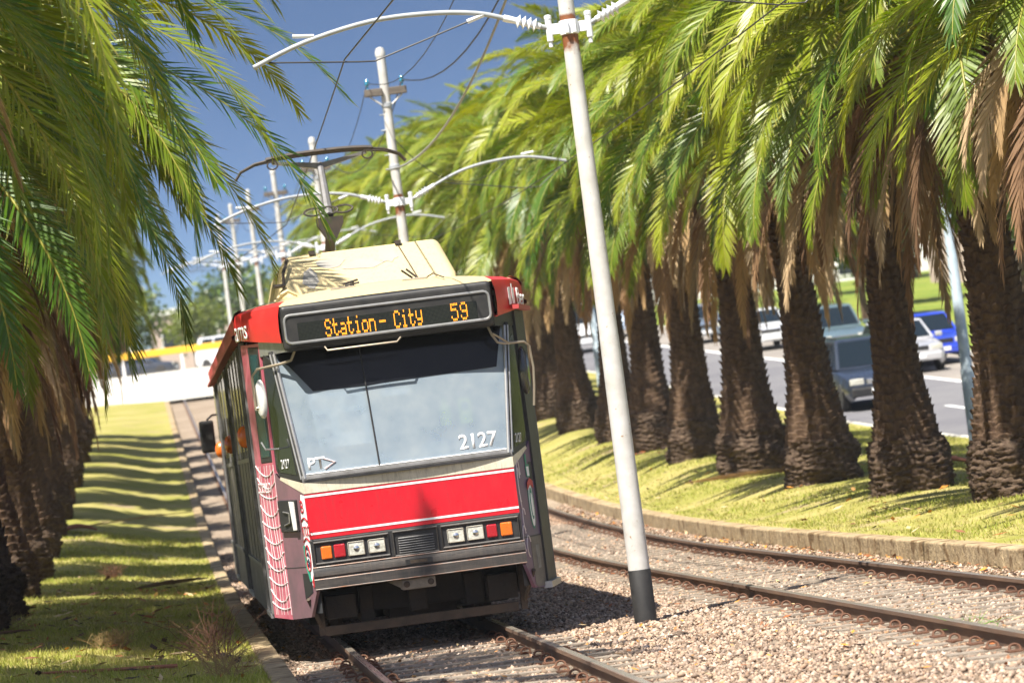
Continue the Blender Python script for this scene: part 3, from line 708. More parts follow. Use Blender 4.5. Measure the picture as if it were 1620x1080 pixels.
for i_ in range(7):
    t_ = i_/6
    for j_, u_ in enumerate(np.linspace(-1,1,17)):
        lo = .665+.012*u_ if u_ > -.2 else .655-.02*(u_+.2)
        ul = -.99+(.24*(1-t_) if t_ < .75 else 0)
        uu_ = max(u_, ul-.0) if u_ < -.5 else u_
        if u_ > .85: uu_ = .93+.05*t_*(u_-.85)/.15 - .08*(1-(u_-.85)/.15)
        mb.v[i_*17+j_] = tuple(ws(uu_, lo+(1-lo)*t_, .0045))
mb.build('shade_band', M['tone'], wsc, smooth=True)  # sign box's cast shadow painted as a dark strip over the upper glass
# sealant edge on glass
mb = MB(); mb.tube([ws(u, .012, .004) for u in np.linspace(-.99,.99,15)], .008, 6); mb.build('screen_sealant', M['sticker'], tram)
def snap(o):
    for v in o.data.vertices:
        vv = (v.co.z-zb_)/(zt_-zb_); v.co.y = ws(v.co.x/(BLx+(TLx-BLx)*vv), vv).y-.003
    o.modifiers['thick'].thickness = .002
# stickers on the glass
ux = ws(1,.05)-ws(-1,.05); uzv = ws(0,1)-ws(0,0)
snap(text('2127', .135, ws(.53,.055,.014), ux, uzv, 'fleet_number', M['sticker'], tram, .004, .93, .018))
snap(text('PT', .105, ws(-.965,.05,.016), ux, uzv, 'operator_mark', M['sticker'], tram, .004, 1.0, .022))
mk = M['pinkmark'] = pmat('pale_pink_mark', (.75,.6,.6), .5)
mb = MB(); q = [ws(-.795,.125,.004), ws(-.69,.085,.004), ws(-.80,.04,.004)]; mb.tube(q, .010, 6); mb.build('operator_arrow', mk, tram)
# --- quarter windows on the first taper, narrow windows on the second
for sd in (-1, 1):
    fr = panel('quarter_window_frame', sd, 0, [(.07,1.58),(.20,2.05),(.50,2.72),(.86,2.82),(.93,2.75),(.93,1.72),(.80,1.64)], M['black'], off=.002, t=.03, bevel=.01)
    gls = M['glassdark']
    panel('pane', sd, 0, [(.17,1.655),(.30,2.05),(.58,2.66),(.82,2.72),(.86,2.68),(.86,1.77),(.76,1.70)], gls, fr, off=.006, t=.01)
    if sd < 0: text('2127', .085, pp(-1,0,.68,1.73,.011), -(pp(-1,0,1,0)-pp(-1,0,0,0)), (0,0,1), 'fleet_number', M['sticker'], fr, .002, .8, .006)
    else: text('2127', .085, pp(1,0,.24,1.70,.011), pp(1,0,1,0)-pp(1,0,0,0), (0,0,1), 'fleet_number', M['sticker'], fr, .002, .9, .006)
    # upper corner fillers under the cornice
    panel('soffit_panel', sd, 0, [(0,2.80),(.0,2.90),(1,2.95),(1,2.80)], M['alu' if sd<0 else 'black'], off=.0, t=.03)
w2 = panel('side_window_frame', -1, 1, [(.04,1.80),(.04,2.90),(.62,2.92),(.66,1.80)], M['black'], off=.004, t=.03, bevel=.012)
panel('pane', -1, 1, [(.12,1.86),(.12,2.83),(.52,2.84),(.56,1.86)], M['teal'], w2, off=.008, t=.01)
# corner panels
cl = panel('corner_panel', -1, 0, [(0,.56),(.30,.33),(1,.315),(1,1.70),(.82,1.63),(0,1.474)], M['purple'])
cl2 = panel('corner_panel', -1, 1, [(0,.315),(1,.33),(1,2.95),(0,2.93)], M['pink'])
panel('lower_seam', -1, 0, [(0.1,.795),(.1,.803),(1,.803),(1,.795)], M['black'], cl, off=.002, t=.01)
panel('lower_seam', -1, 1, [(0,.795),(0,.803),(1,.803),(1,.795)], M['black'], cl2, off=.002, t=.01)
cr_ = panel('corner_panel', 1, 0, [(0,.56),(.35,.33),(1,.31),(1,1.70),(.82,1.63),(0,1.474)], M['navy'])
panel('lower_panel', 1, 0, [(.40,.36),(.52,.33),(.98,.33),(.98,.80),(.40,.80)], M['side'], cr_, off=.004, t=.012)
panel('lower_seam', 1, 0, [(0.1,.805),(.1,.813),(1,.813),(1,.805)], M['black'], cr_, off=.006, t=.01)
panel('grab_recess', 1, 0, [(.62,.5),(.62,.72),(.80,.72),(.80,.5)], M['greytrim'], cr_, off=.008, t=.012, bevel=.006)
panel('vent_slot', 1, 0, [(.80,1.32),(.80,1.5),(.96,1.5),(.96,1.32)], M['black'], cr_, off=.004, t=.012)
panel('entrance_door', 1, 1, [(0,.30),(1,.30),(1,2.95),(0,2.95)], M['black'], off=.02, t=.04)
panel('footstep', 1, 1, [(-.1,.30),(-.1,.36),(1,.36),(1,.30)], M['alu'], off=.06, t=.08)
# white net lines over the pink advert
mb = MB()
def arc(z, sag, u0=.02, u1=.98, r=.0055):
    mb.tube([pp(-1,1,u0+(u1-u0)*t, z+sag*(4*t*(1-t))*-1+.05*t, .004) for t in np.linspace(0,1,9)], r, 5)
for i, z in enumerate(np.linspace(.42, 1.74, 11)): arc(z+random.uniform(-.02,.02), random.uniform(.04,.10))
for u in (.06,.22,.38,.55,.72,.88):
    ph = random.uniform(0,6)
    mb.tube([pp(-1,1,u+.05*math.sin(ph+z*5), z, .004) for z in np.linspace(.36,1.78,14)], .0035, 5)
mb.build('advert_net', M['netwhite'], cl2)
text('SCOLLO', .10, pp(-1,1,.95,1.52,.008), -(pp(-1,1,1,0)-pp(-1,1,0,0)), (0,0,1), 'advert_lettering', M['netwhite'], cl2, .002, .9, .004)
# black hatch with a silver latch on the corner
hk = panel('hatch', -1, 0, [(.30,1.13),(.30,1.43),(.93,1.44),(.93,1.14)], M['black'], cl, off=.03, t=.04, bevel=.008)
mb = MB()
for (a, b) in (((.72,1.33),(.50,1.31)),((.50,1.31),(.52,1.22)),((.72,1.20),(.52,1.22))): mb.tube([pp(-1,0,a[0],a[1],.04), pp(-1,0,b[0],b[1],.04)], .008, 5)
mb.build('latch', M['alu'], hk)
panel('mirror_flap', -1, 0, [(.30,1.15),(.30,1.41),(.46,1.42),(.40,1.15)], M['white'], hk, off=.045, t=.012)
panel('foot_recess', -1, 0, [(.12,.56),(.12,.74),(.42,.74),(.42,.5)], M['black'], cl, off=.004, t=.01)
# crests
def disc(sd, k, u, z, ru, rz, mat, parent, name, off, n=28, r_in=None):
    L_ = math.hypot(PLAN[k+1][0]-PLAN[k][0], PLAN[k+1][1]-PLAN[k][1])
    pts = [(u+ru/L_*math.cos(a), z+rz*math.sin(a)) for a in np.linspace(0, 2*math.pi, n, endpoint=False)]
    if r_in is None: return panel(name, sd, k, pts, mat, parent, off=off, t=.003)
    mb = MB(); mb.tube([pp(sd, k, a, b, off) for a, b in pts], r_in, 5, closed=True); return mb.build(name, mat, parent)
w_ = panel('crest', -1, 0, [(.0,.70),(.02,1.455),(.14,1.47),(.21,1.30),(.215,.95),(.10,.62)], M['sticker'], cl, off=.003, t=.004)
panel('crest_border', -1, 0, [(.0,.62),(.0,.74),(.09,.66),(.06,.60)], M['crestred'], w_, off=.006, t=.003)
uxl = -(pp(-1,0,1,0)-pp(-1,0,0,0))
text('B', .12, pp(-1,0,.19,1.30,.008), uxl, (0,0,1), 'crest_lettering', M['crestred'], w_, .002, .75, .012)
for zz in (1.22, 1.03): 
    mb = MB(); mb.tube([pp(-1,0,.205-.2*t, zz+.035*math.sin(math.pi*t)-.0, .008) for t in np.linspace(0,1,9)], .008, 5); mb.build('crest_arc', M['crestred'], w_)
text('RTOCC', .095, pp(-1,0,.215,1.085,.008), uxl, (0,0,1), 'crest_lettering', M['crestred'], w_, .002, .40, .006)
disc(-1, 0, .12, .88, .05, .12, M['crestred'], w_, 'crest_arc', .008, r_in=.006)
mb = MB()
for zz in (.96,.90,.84,.80): mb.tube([pp(-1,0,.15,zz,.008), pp(-1,0,.12,zz+.03,.008), pp(-1,0,.09,zz-.01,.008)], .008, 4)
mb.build('crest_emblem', M['navycloth'], w_)
mb = MB(); mb.tube([pp(-1,0,.215,1.0,.007), pp(-1,0,.20,.80,.007), pp(-1,0,.11,.66,.007)], .012, 5); mb.build('crest_leaf', M['green'], w_)
c2 = disc(1, 0, .70, 1.10, .085, .23, M['green'], cr_, 'crest', .004)
disc(1, 0, .70, 1.10, .068, .205, M['sticker'], c2, 'crest_field', .007)
disc(1, 0, .70, 1.11, .05, .15, M['green'], c2, 'crest_field', .010)
disc(1, 0, .70, 1.10, .03, .11, M['sticker'], c2, 'crest_field', .013)
panel('crest_banner', 1, 0, [(.54,1.24),(.55,1.31),(.70,1.35),(.85,1.32),(.86,1.25),(.70,1.29)], M['crestred'], c2, off=.014, t=.003)
panel('crest_shield', 1, 0, [(.62,1.36),(.60,1.48),(.80,1.48),(.80,1.36)], M['green'], c2, off=.006, t=.003)
panel('crest_shield', 1, 0, [(.65,1.37),(.64,1.46),(.76,1.46),(.76,1.37)], M['sticker'], c2, off=.009, t=.003)
disc(1, 0, .66, 1.53, .03, .05, M['green'], c2, 'crest_top', .006)
mb = MB()
for k_, (cu, cz, ru, rz) in enumerate(((.18,1.30,.06,.16),(.2,1.30,.09,.24),(.12,.80,.08,.12),(.3,.72,.1,.1),(.22,.98,.07,.10))):
    mb.tube([pp(1,0,cu+ru*math.cos(a), cz+rz*math.sin(a), .003) for a in np.linspace(.4,4.6,12)], .006, 4)
mb.build('advert_swirl', M['netwhite'], cr_)
# --- lamp panel with lamps
lp_ = MB(); lp_.box(-.985, .985, -.015, .03, .785, 1.046); lampp = lp_.build('lamp_panel', M['black'], tram, bevel=.012)
def rim(x0, x1, z0, z1, name='lamp_surround'):
    mb = MB(); r = .014
    mb.tube([(x0,-.022,z0),(x1,-.022,z0),(x1,-.022,z1),(x0,-.022,z1)], r, 6, closed=True); return mb.build(name, M['bumper'], lampp)
rim(-.955, -.262, .815, 1.012); rim(.235, .955, .812, 1.012); rim(-.215, .195, .795, 1.018, 'grille_surround')
def lens(x0, x1, z0, z1, mat, name, bulb=False):
    l = MB().box(x0, x1, -.032, -.01, z0, z1).build(name, mat, lampp, bevel=.014)
    if bulb:
        cx, cz = (x0+x1)/2, (z0+z1)/2
        MB().lathe([(.03,0),(.026,.006),(.012,.010),(.004,.011)], (cx,-.031,cz), (0,-1,0), 16).build('bulb', M['chrome'], l, smooth=True)
        MB().tube([(x0+.006,-.032,z0+.006),(x1-.006,-.032,z0+.006),(x1-.006,-.032,z1-.006),(x0+.006,-.032,z1-.006)], .005, 5, closed=True).build('lens_rim', M['beige'], l)
lens(-.895,-.795,.85,.972,M['amber'],'indicator_lamp'); lens(-.775,-.668,.852,.975,M['redlens'],'tail_lamp')
lens(-.645,-.488,.85,.982,M['lens'],'headlight',1); lens(-.455,-.295,.852,.98,M['lens'],'headlight',1)
lens(.285,.445,.848,.978,M['lens'],'headlight',1); lens(.468,.628,.85,.982,M['lens'],'headlight',1)
lens(.655,.752,.852,.973,M['redlens'],'tail_lamp'); lens(.785,.895,.85,.976,M['amber'],'indicator_lamp')
gm = MB()
gm.box(-.185,.17,-.02,-.012,.81,.975); gb = gm.build('grille', M['black'], lampp)
sm = MB()
for z in np.linspace(.828,.962,7): sm.add([(-.172,-.021,z),(.158,-.021,z),(.158,-.036,z-.009),(-.172,-.036,z-.009),(-.172,-.02,z-.004),(.158,-.02,z-.004)], [(0,1,2,3),(3,2,5,4)])
sm.build('louvre', M['greytrim'], gb)
# --- bumper: two stepped beams with worn edges
bm_ = MB()
prf = [(.03,.785),(-.075,.782),(-.085,.768),(-.085,.700),(-.07,.690),(-.075,.676),(-.092,.668),(-.092,.592),(-.078,.580),(.03,.578)]
rows = []
for x in np.linspace(-.99, .99, 25):
    b = .03*abs(x/.99)**3
    rows.append([(x, y+b, z) for y, z in prf])
bm_.grid(rows)
for rr in (rows[0], rows[-1]): bm_.add(rr, [tuple(range(len(rr)))])
bump = bm_.build('bumper', M['bumper'], tram, smooth=True)
for z, y in ((.784,-.079),(.672,-.086),(.584,-.086)):
    mb = MB(); mb.tube([(x, y+.03*abs(x/.99)**3, z) for x in np.linspace(-.988,.988,25)], .0075, 5); mb.build('worn_edge', M['bumper_edge'], bump)
MB().box(-.135,.115,-.090,-.06,.702,.752).build('coupler_slot', M['black'], bump)
MB().box(-.09,.07,-.094,-.07,.712,.744).build('slot_plate', M['brownsteel'], bump)
# --- underneath
ug = MB()
ug.box(-.95,.95,.5,.56,.30,.60); ug.box(-1.2,1.2,2.2,LT-2.2,.38,.62); ug.box(-.9,-.62,.25,1.8,.28,.5); ug.box(.62,.9,.25,1.8,.26,.5)
ug.box(-.3,.35,.75,1.7,.2,.45); ug.box(.42,.6,.45,1.2,.24,.55); ug.box(-.58,-.45,.4,1.2,.22,.55); ug.box(-.12,.05,.3,.42,.26,.5)
uf = ug.build('underframe', M['grime'], tram, bevel=.01)
mb = MB()
for sd in (-1, 1):
    MB().box(sd*.955-.03, sd*.955+.03, .35, .42, .14, .60).build('guard_post', M['brownsteel'], uf)
    MB().tube([(sd*.955,.38,.2),(sd*1.06,.15,.5)], .022, 6).build('guard_stay', M['brownsteel'], uf)
MB().box(-.93,.90,.34,.40,.13,.22).build('lifeguard_beam', M['brownsteel'], tram, bevel=.01)
cp = MB().box(-.19,.125,-.03,.25,.474,.573).build('coupler_plate', M['beige'], tram, bevel=.01)
MB().add([(-.19,-.02,.57),(-.19,-.02,.49),(-.32,.1,.57),(-.19,.2,.49)], [(0,1,2),(1,3,2),(0,2,3)]).build('bracket', M['beige'], cp)
for bx in (-.145,.08): MB().lathe([(.03,0),(.03,.012),(.016,.02)], (bx,-.03,.525), (0,-1,0), 14).build('bolt', M['brownsteel'], cp)
for yb in (2.6, 4.3, 9.4, 11.1, 16.2, 17.9):
    for sd in (-1, 1):
        wh = MB().lathe([(.05,-.07),(.345,-.065),(.345,-.03),(.325,-.02),(.32,.06),(.05,.07)], (sd*.745,yb,.325), (sd,0,0), 26).build('wheel', M['brownsteel'], tram, smooth=True)
for yb in (3.45, 10.25, 17.05): MB().box(-1.0,1.0,yb-1.1,yb+1.1,.16,.52).build('bogie', M['grime'], tram, bevel=.03)
# --- long sides
def bx(name, sd, y0, y1, z0, z1, mat, out=.0, t=.04, parent=tram, bevel=0):
    x0, x1 = W+out-t, W+out
    return MB().box(min(sd*x0,sd*x1), max(sd*x0,sd*x1), y0, y1, z0, z1).build(name, mat, parent, bevel=bevel)
doors = [(1.42,2.85),(8.55,10.3),(15.9,17.6)]
spans = [(2.85,8.55),(11.1,15.9),(17.6,19.25)]
for sd in (-1, 1):
    for (a, b) in spans:
        lowp = bx('side_panel', sd, a, b, .80, 1.86, M['side'], .0)
        sk_ = bx('skirt_panel', sd, a, b, .32, .79, M['side'], .012)
        for y in np.arange(a+1.3, b-.3, 1.35): bx('panel_joint', sd, y, y+.02, .82, 1.84, M['black'], .004, .01, lowp)
        bx('belt_rail', sd, a, b, .78, .815, M['greytrim'], .022, .04, lowp)
        bx('belt_rail', sd, a, b, 1.84, 1.885, M['greytrim'], .012, .04, lowp)
        n = max(1, round((b-a)/1.42)); dw = (b-a)/n
        for i in range(n):
            wf = bx('window_frame', sd, a+i*dw+.02, a+(i+1)*dw-.02, 1.89, 3.0, M['black'], .0, .05)
            bx('pane', sd, a+i*dw+.09, a+(i+1)*dw-.09, 1.96, 2.93, M['glassdark'], .004, .02, wf)
            if i: bx('window_pillar', sd, a+i*dw-.03, a+i*dw+.03, 1.89, 3.0, M['greytrim'], .012, .05)
    for (a, b) in doors:
        if sd > 0 and a < 2: a = 1.3
        dr_ = bx('folding_door', sd, a, b, .36, 2.98, M['blackgloss'], -.03, .04)
        nl = 4; dw = (b-a)/nl
        for i in range(nl+1):
            bx('door_post', sd, a+i*dw-.025, a+i*dw+.025, .36, 2.98, M['greytrim' if i in (0,4) else 'black'], .02 if i in (0,4) else .0, .05, dr_)
        for i in range(nl):
            bx('door_pane', sd, a+i*dw+.05, a+(i+1)*dw-.05, 1.05, 2.9, M['glassdark'], -.018, .02, dr_)
        bx('step_edge', sd, a, b, .32, .36, M['alu'], .03, .06, dr_)
    for y in (3.2, 10.72, 18.1):
        il = MB(); 
        il.lathe([(.115,-.01),(.112,.02),(.095,.05),(.06,.07),(.02,.078)], (0,0,0), (1,0,0), 20)
        o = il.build('side_indicator', M['amber'], tram, smooth=True); o.location = (sd*(W+.02), y, 2.10); o.scale = (sd, .7, 1.0)
    bel = bx('bellows', sd, 10.3, 11.1, .4, 3.05, M['black'], -.06, .06)
    for i in range(6): bx('bellows_fold', sd, 10.35+i*.13, 10.41+i*.13, .42, 3.04, M['cabdark'], -.01, .06, bel)
    fs = MB()
    fs.grid([[(sd*x, y, z) for y in (1.3, 6, 12, 19.3)] for x, z in ((W-.02,3.02),(W+.075,3.015),(W+.075,3.05),(W+.03,3.07),(W+.045,3.22),(W+.015,3.27),(W-.06,3.30))])
    fs.build('roof_fascia', M['red_dull'], tram, smooth=True)
    for k in (3, 4):
        panel('rear_panel', sd, k, [(0,.33),(1,.33),(1,3.2),(0,3.2)], M['red_dull'])
MB().box(-.98,.98,LT-.03,LT,.33,3.2).build('rear_panel', M['red_dull'], tram)
# --- cornice with rounded top, both front corners
for sd in (-1, 1):
    mb = MB(); rows = []
    for off, dz0, dz1 in ((.0,0,None),(.035,0,None),(.045,.10,None),(.04,.22,None),(.015,.30,None),(-.05,.335,None)):
        row = []
        for k, u in ((0,.0),(0,.35),(0,.7),(0,.92),(1,.08),(1,.35),(1,.7),(1,1.0)):
            zb0 = 2.885+.12*((u if k==0 else 1+u)/2)
            row.append(pp(sd, k, u, zb0+dz0*((3.27-zb0)/.335) if dz0 else zb0, off))
        rows.append(row)
    mb.grid(rows); co = mb.build('cornice', M['red_cornice'], tram, smooth=True)
    if sd < 0:
        text('ams', .2, pp(-1,1,.93,2.985,.055), -(pp(-1,1,1,0)-pp(-1,1,0,0)), (0,0,1), 'advert_lettering', M['sticker'], co, .004, 1.12, .008)
        0 and text('r', .2, pp(-1,1,1.0,2.985,.055)+Vector((0,.03,0)), -(pp(-1,1,1,0)-pp(-1,1,0,0)), (0,0,1), 'advert_lettering', M['sticker'], co, .004, .5, .02)
    else:
        text('Ber', .165, pp(1,1,.02,2.99,.06), pp(1,1,1,0)-pp(1,1,0,0), (0,0,1), 'advert_lettering', M['sticker'], co, .004, 1.9, .008)
        panel('advert_mark', 1, 0, [(.62,2.99),(.60,3.15),(.72,3.16),(.74,3.0)], M['sticker'], co, off=.058, t=.003)
        panel('advert_mark', 1, 0, [(.80,3.0),(.80,3.19),(.85,3.19),(.85,3.15),(.92,3.15),(.92,3.0)], M['sticker'], co, off=.058, t=.003)
        panel('gutter', 1, 1, [(-.35,2.945),(-.35,2.985),(1,2.985),(1,2.945)], M['red_dull'], co, off=.10, t=.06)
# --- roof
mb = MB(); rows = []
st = [(.06,.96,3.215,.02),(.25,1.03,3.23,.05),(.6,1.17,3.25,.085),(1.3,1.32,3.275,.12),(2.2,1.33,3.29,.135),(6,1.33,3.29,.14),(12,1.33,3.29,.14),(19.3,1.32,3.28,.12),(20,1.17,3.25,.08),(20.6,.96,3.2,.02)]
for y, hw, ze, cr in st: rows.append([(hw*t, y, ze+cr*(1-abs(t)**2.4)) for t in np.linspace(-1,1,21)])
mb.grid(rows); mb.build('roof', M['roofcream'], tram, smooth=True)
# air conditioning unit on the roof, sloping front
un = MB()
a0 = [(-.93,1.75,3.36),(.86,1.75,3.36),(.74,2.35,3.80),(-.80,2.35,3.80)]
b0 = [(-.93,6.4,3.36),(.86,6.4,3.36),(.74,6.2,3.80),(-.80,6.2,3.80)]
un.add(a0+b0, [(0,1,2,3),(7,6,5,4),(0,4,5,1),(1,5,6,2),(2,6,7,3),(3,7,4,0)])
un.v = [(x, y, z) for x, y, z in un.v]
unit = un.build('roof_unit', M['roofcream'], tram, bevel=.07)
unit.modifiers[0].segments = 5
n_ = Vector((0,-.44,.6)).normalized()
def up_(x, t, off=.004): return Vector((x, 1.75+.6*t, 3.36+.44*t)) + Vector((0,-.591,.806))*off
mb = MB()
for (cx, ct, rx, rt, sd_) in ((-.35,.72,.16,.14,1),(-.05,.60,.20,.13,2),(.22,.75,.10,.2,3),(-.58,.42,.09,.25,4)):
    rr = random.Random(sd_); k = 14
    mb.add([up_(cx+rx*math.cos(a)*rr.uniform(.7,1.15), ct+rt*math.sin(a)*rr.uniform(.7,1.15)) for a in np.linspace(0,6.283,k,endpoint=False)], [tuple(range(k))])
mb.build('paint_patch', M['roofpatch'], unit)
mb = MB(); mb.tube([up_(.33,1.0,.006), up_(.47,.02,.006), (.56,1.2,3.41), (.6,.5,3.33)], .007, 5); mb.build('roof_cable', M['brownsteel'], tram)
for x, tn in ((-.52,.985),(.34,.985)): MB().box(x-.03,x+.03,2.3,2.4,3.79,3.83).build('unit_latch', M['panto'], unit)
mb = MB(); mb.tube([(-.86,1.9,3.36),(-.84,1.98,3.62),(-.78,2.15,3.76)], .018, 6); mb.tube([(-.95,1.86,3.50),(-.84,1.9,3.50)], .022, 6); mb.build('unit_stay', M['panto'], unit)
# roof fittings
for x, y, m_ in ((-.33,.95,0),(.36,.95,1)):
    fb = MB().box(x-.12,x+.12,y-.03,y+.05,3.345,3.375).build('roof_bracket', M['beige'], tram, bevel=.008)
    mb = MB()
    if m_: mb.tube([(x-.02,y,3.38),(x-.12,y-.05,3.46)], .011, 5); mb.tube([(x+.02,y,3.38),(x-.07,y+.02,3.47)], .011, 5)
    else: mb.tube([(x+.02,y,3.385),(x+.16,y,3.40)], .011, 5); mb.tube([(x+.0,y,3.40),(x+.15,y+.05,3.43)], .011, 5); mb.lathe([(.02,0),(.02,.04)], (x+.09,y,3.37), (0,0,1), 8)
    mb.build('trolley_hook', M['panto'], fb)
mb = MB(); mb.tube([(-1.0,.9,3.30),(-.93,.9,3.37),(-.86,.9,3.40),(-.77,.9,3.345)], .018, 6); mb.tube([(-1.0,1.1,3.31),(-.86,.95,3.39)], .014, 6); mb.build('grab_loop', M['roofcream'], tram)
# --- destination sign
sg = MB().box(-1.0,.985,-.03,.50,2.80,3.225).build('sign_housing', M['black'], tram, bevel=.045)
sg.modifiers[0].segments = 4
def rrect(x0,x1,z0,z1,r,y):
    pts=[]
    for cx,cz,a0 in ((x1-r,z1-r,0),(x0+r,z1-r,90),(x0+r,z0+r,180),(x1-r,z0+r,270)):
        pts += [(cx+r*math.cos(R(a0+t)), y, cz+r*math.sin(R(a0+t))) for t in (0,30,60,90)]
    return pts
MB().tube(rrect(-.965,.95,2.868,3.128,.05,-.032), .013, 7, closed=True).build('sign_frame', M['alu'], sg, smooth=True)
def dotmat():
    m, N, L, B = nt('led_panel'); B.inputs['Roughness'].default_value=.2
    tc = N.new('ShaderNodeTexCoord'); v = N.new('ShaderNodeTexVoronoi'); v.inputs['Scale'].default_value=82; v.inputs['Randomness'].default_value=0
    L.new(tc.outputs['Object'], v.inputs['Vector'])
    cr = N.new('ShaderNodeValToRGB'); e=cr.color_ramp.elements; e[0].position=.2; e[0].color=(.05,.05,.022,1); e[1].position=.4; e[1].color=(.008,.009,.008,1)
    L.new(v.outputs['Distance'], cr.inputs[0]); L.new(cr.outputs[0], B.inputs['Base Color']); return m
pts = rrect(-.955,.94,2.878,3.118,.045,-.0315)
MB().add(pts, [tuple(range(len(pts)))]).build('sign_screen', M['black'], sg)
MB().box(-.85,.83,-.034,-.03,2.885,3.05).build('led_panel', dotmat(), sg)
def led(s, x0, z0, pw, ph, adv):
    mb = MB()
    for ci, ch in enumerate(s):
        rows_ = F57[ch].split()
        for r_i, row in enumerate(rows_):
            for c_i, b in enumerate(row):
                if b == '1':
                    for dd in (0, 1):
                        cx = x0+ci*adv+c_i*pw; cz = z0+(6-r_i)*2*ph+dd*ph
                        r = .0052
                        mb.add([(cx+r*math.cos(a), -.0365, cz+r*math.sin(a)) for a in np.linspace(0,6.283,6,endpoint=False)], [tuple(range(6))])
    return mb.build('sign_lettering', M['led'], sg, fix=False)
led('Station', -.592, 2.894, .0122, .0118, .0685); led('-', -.085, 2.894, .0122, .0118, .07); led('City', .052, 2.894, .0122, .0118, .0685); led('59', .588, 2.894, .0138, .0118, .088)
MB().tube([(-.62,-.01,2.805),(-.60,-.035,2.765),(.05,-.035,2.765),(.09,-.01,2.805)], .010, 7).build('grab_rail', M['brass'], tram, smooth=True)
# blind behind the top of the screen
MB().box(-.93,.06,.36,.39,2.40,2.80).build('sun_blind', M['cabdark'], tram)
MB().box(-1.05,1.05,.5,.53,2.62,3.1).build('header_panel', M['cabdark'], tram)
# --- mirrors
ma = MB().tube([(-.90,.12,2.80),(-.94,.12,2.72),(-1.04,.18,2.70),(-1.26,.28,2.68),(-1.315,.30,2.62),(-1.315,.30,2.30)], .013, 7).build('mirror_arm', M['brass'], tram, smooth=True)
m1 = MB(); m1.lathe([(.02,-.035),(.13,-.03),(.155,-.01),(.16,.01),(.15,.02)], (0,0,0), (0,1,0), 24)
o = m1.build('mirror', M['white'], ma, smooth=True); o.location = (-1.255,.30,2.40); o.scale = (.42,1,1.15); o.rotation_euler = (0,0,R(-55))
MB().lathe([(.001,.021),(.138,.021)], (0,0,0), (0,1,0), 24).build('mirror_glass', M['mirror'], o)
mb = MB(); mb.tube([(-1.315,.30,2.32),(-1.27,.30,2.33)], .012, 6); mb.build('clamp', M['brass'], ma)
mb = MB().tube([(-1.30,.45,2.0),(-1.27,.40,1.93),(-1.15,.42,1.92),(-1.12,.46,1.98)], .009, 6); mb.build('wing_bracket', M['alu'], tram)
ma = MB().tube([(.92,.10,2.80),(.945,.08,2.72),(.99,.10,2.645),(1.06,.14,2.628),(1.25,.26,2.625),(1.30,.29,2.58),(1.315,.30,2.38),(1.30,.30,2.2),(1.275,.30,2.02)], .012, 7).build('mirror_arm', M['brass'], tram, smooth=True)
MB().tube([(.95,.06,2.73),(1.10,.16,2.628)], .010, 6).build('arm_stay', M['brass'], ma)
m1 = MB(); m1.lathe([(.02,-.035),(.15,-.03),(.185,-.01),(.19,.01),(.18,.02)], (0,0,0), (0,1,0), 24)
o = m1.build('mirror', M['blackgloss'], ma, smooth=True); o.location = (1.225,.30,2.36); o.scale = (.36,1,1.2); o.rotation_euler = (0,0,R(58))
MB().lathe([(.001,.021),(.165,.021)], (0,0,0), (0,1,0), 24).build('mirror_glass', M['mirror'], o)
# rear cab mirror
ma = MB().tube([(-1.25,19.6,2.62),(-1.42,19.55,2.62),(-1.50,19.5,2.56)], .016, 6).build('mirror_arm', M['black'], tram)
o = MB().box(-.105,.105,-.03,.03,-.23,.23).build('mirror', M['black'], ma, bevel=.05); o.location = (-1.52,19.5,2.32)
# --- cab interior seen through the glass
cab = MB().box(-.93,.95,.12,.62,1.5,1.68).build('dashboard', M['cablight'], tram, bevel=.03)
MB().box(.16,.42,.14,.2,1.62,1.80).build('console_box', M['cabgrey'], cab, bevel=.01)
MB().box(-.02,.16,.16,.2,1.62,1.76).build('console_grille', M['greytrim'], cab)
MB().box(-.85,-.05,.3,.36,1.64,1.76).build('ledge', M['cabgrey'], cab, bevel=.02)
wl = MB().box(-1.2,1.2,1.9,1.94,.7,3.2).build('cab_partition', M['cabgrey'], tram)
def gq(u0, u1, v0, v1, off): return [ws(u0,v0,off), ws(u1,v0,off), ws(u1,v1,off), ws(u0,v1,off)]
gn = (ws(1,0)-ws(-1,0)).cross(ws(0,1)-ws(0,0)).normalized()
pb = MB().slab(gq(-.80,-.30,.20,.64,-.05), gn, .004).build('notice_board', M['paper'], tram)
mb = MB()
for (x0,x1,z0,z1) in ((-.77,-.67,2.24,2.33),(-.64,-.54,2.24,2.33),(-.48,-.38,2.24,2.33),(-.77,-.65,2.09,2.19),(-.77,-.65,1.96,2.05),(-.77,-.65,1.83,1.92),(-.56,-.36,2.0,2.18)): mb.slab([ws(xx/1.0, (zz-zb_)/(zt_-zb_), -.038) for xx, zz in ((x0,z0),(x1,z0),(x1,z1),(x0,z1))], gn, .003)
mb.build('notice_print', M['fargrey'], pb)
MB().slab(gq(-.14,.12,.55,.60,-.05), gn, .01).build('sign_plate', M['paper'], tram)
st_ = MB().box(-.62,-.12,1.05,1.2,1.5,1.95).build('seat_back', M['cabdark'], tram, bevel=.06)
st_ = MB().box(.30,.80,1.62,1.78,1.35,2.08).build('seat_back', M['cabdark'], tram, bevel=.06)
MB().box(.30,.80,1.2,1.7,1.2,1.32).build('seat_cushion', M['cabdark'], tram, bevel=.04)
bt = MB().lathe([(.05,0),(.055,.02),(.055,.17),(.03,.20),(.018,.205),(.018,.25)], (.43,.22,1.94), (0,0,1), 14); bt.build('spray_bottle', M['lime'], tram, smooth=True)
rd = MB().box(.56,.68,.20,.24,1.93,2.17).build('ticket_reader', M['lime'], tram, bevel=.03)
MB().box(.585,.655,.19,.202,2.06,2.13).build('reader_screen', M['greytrim'], rd)
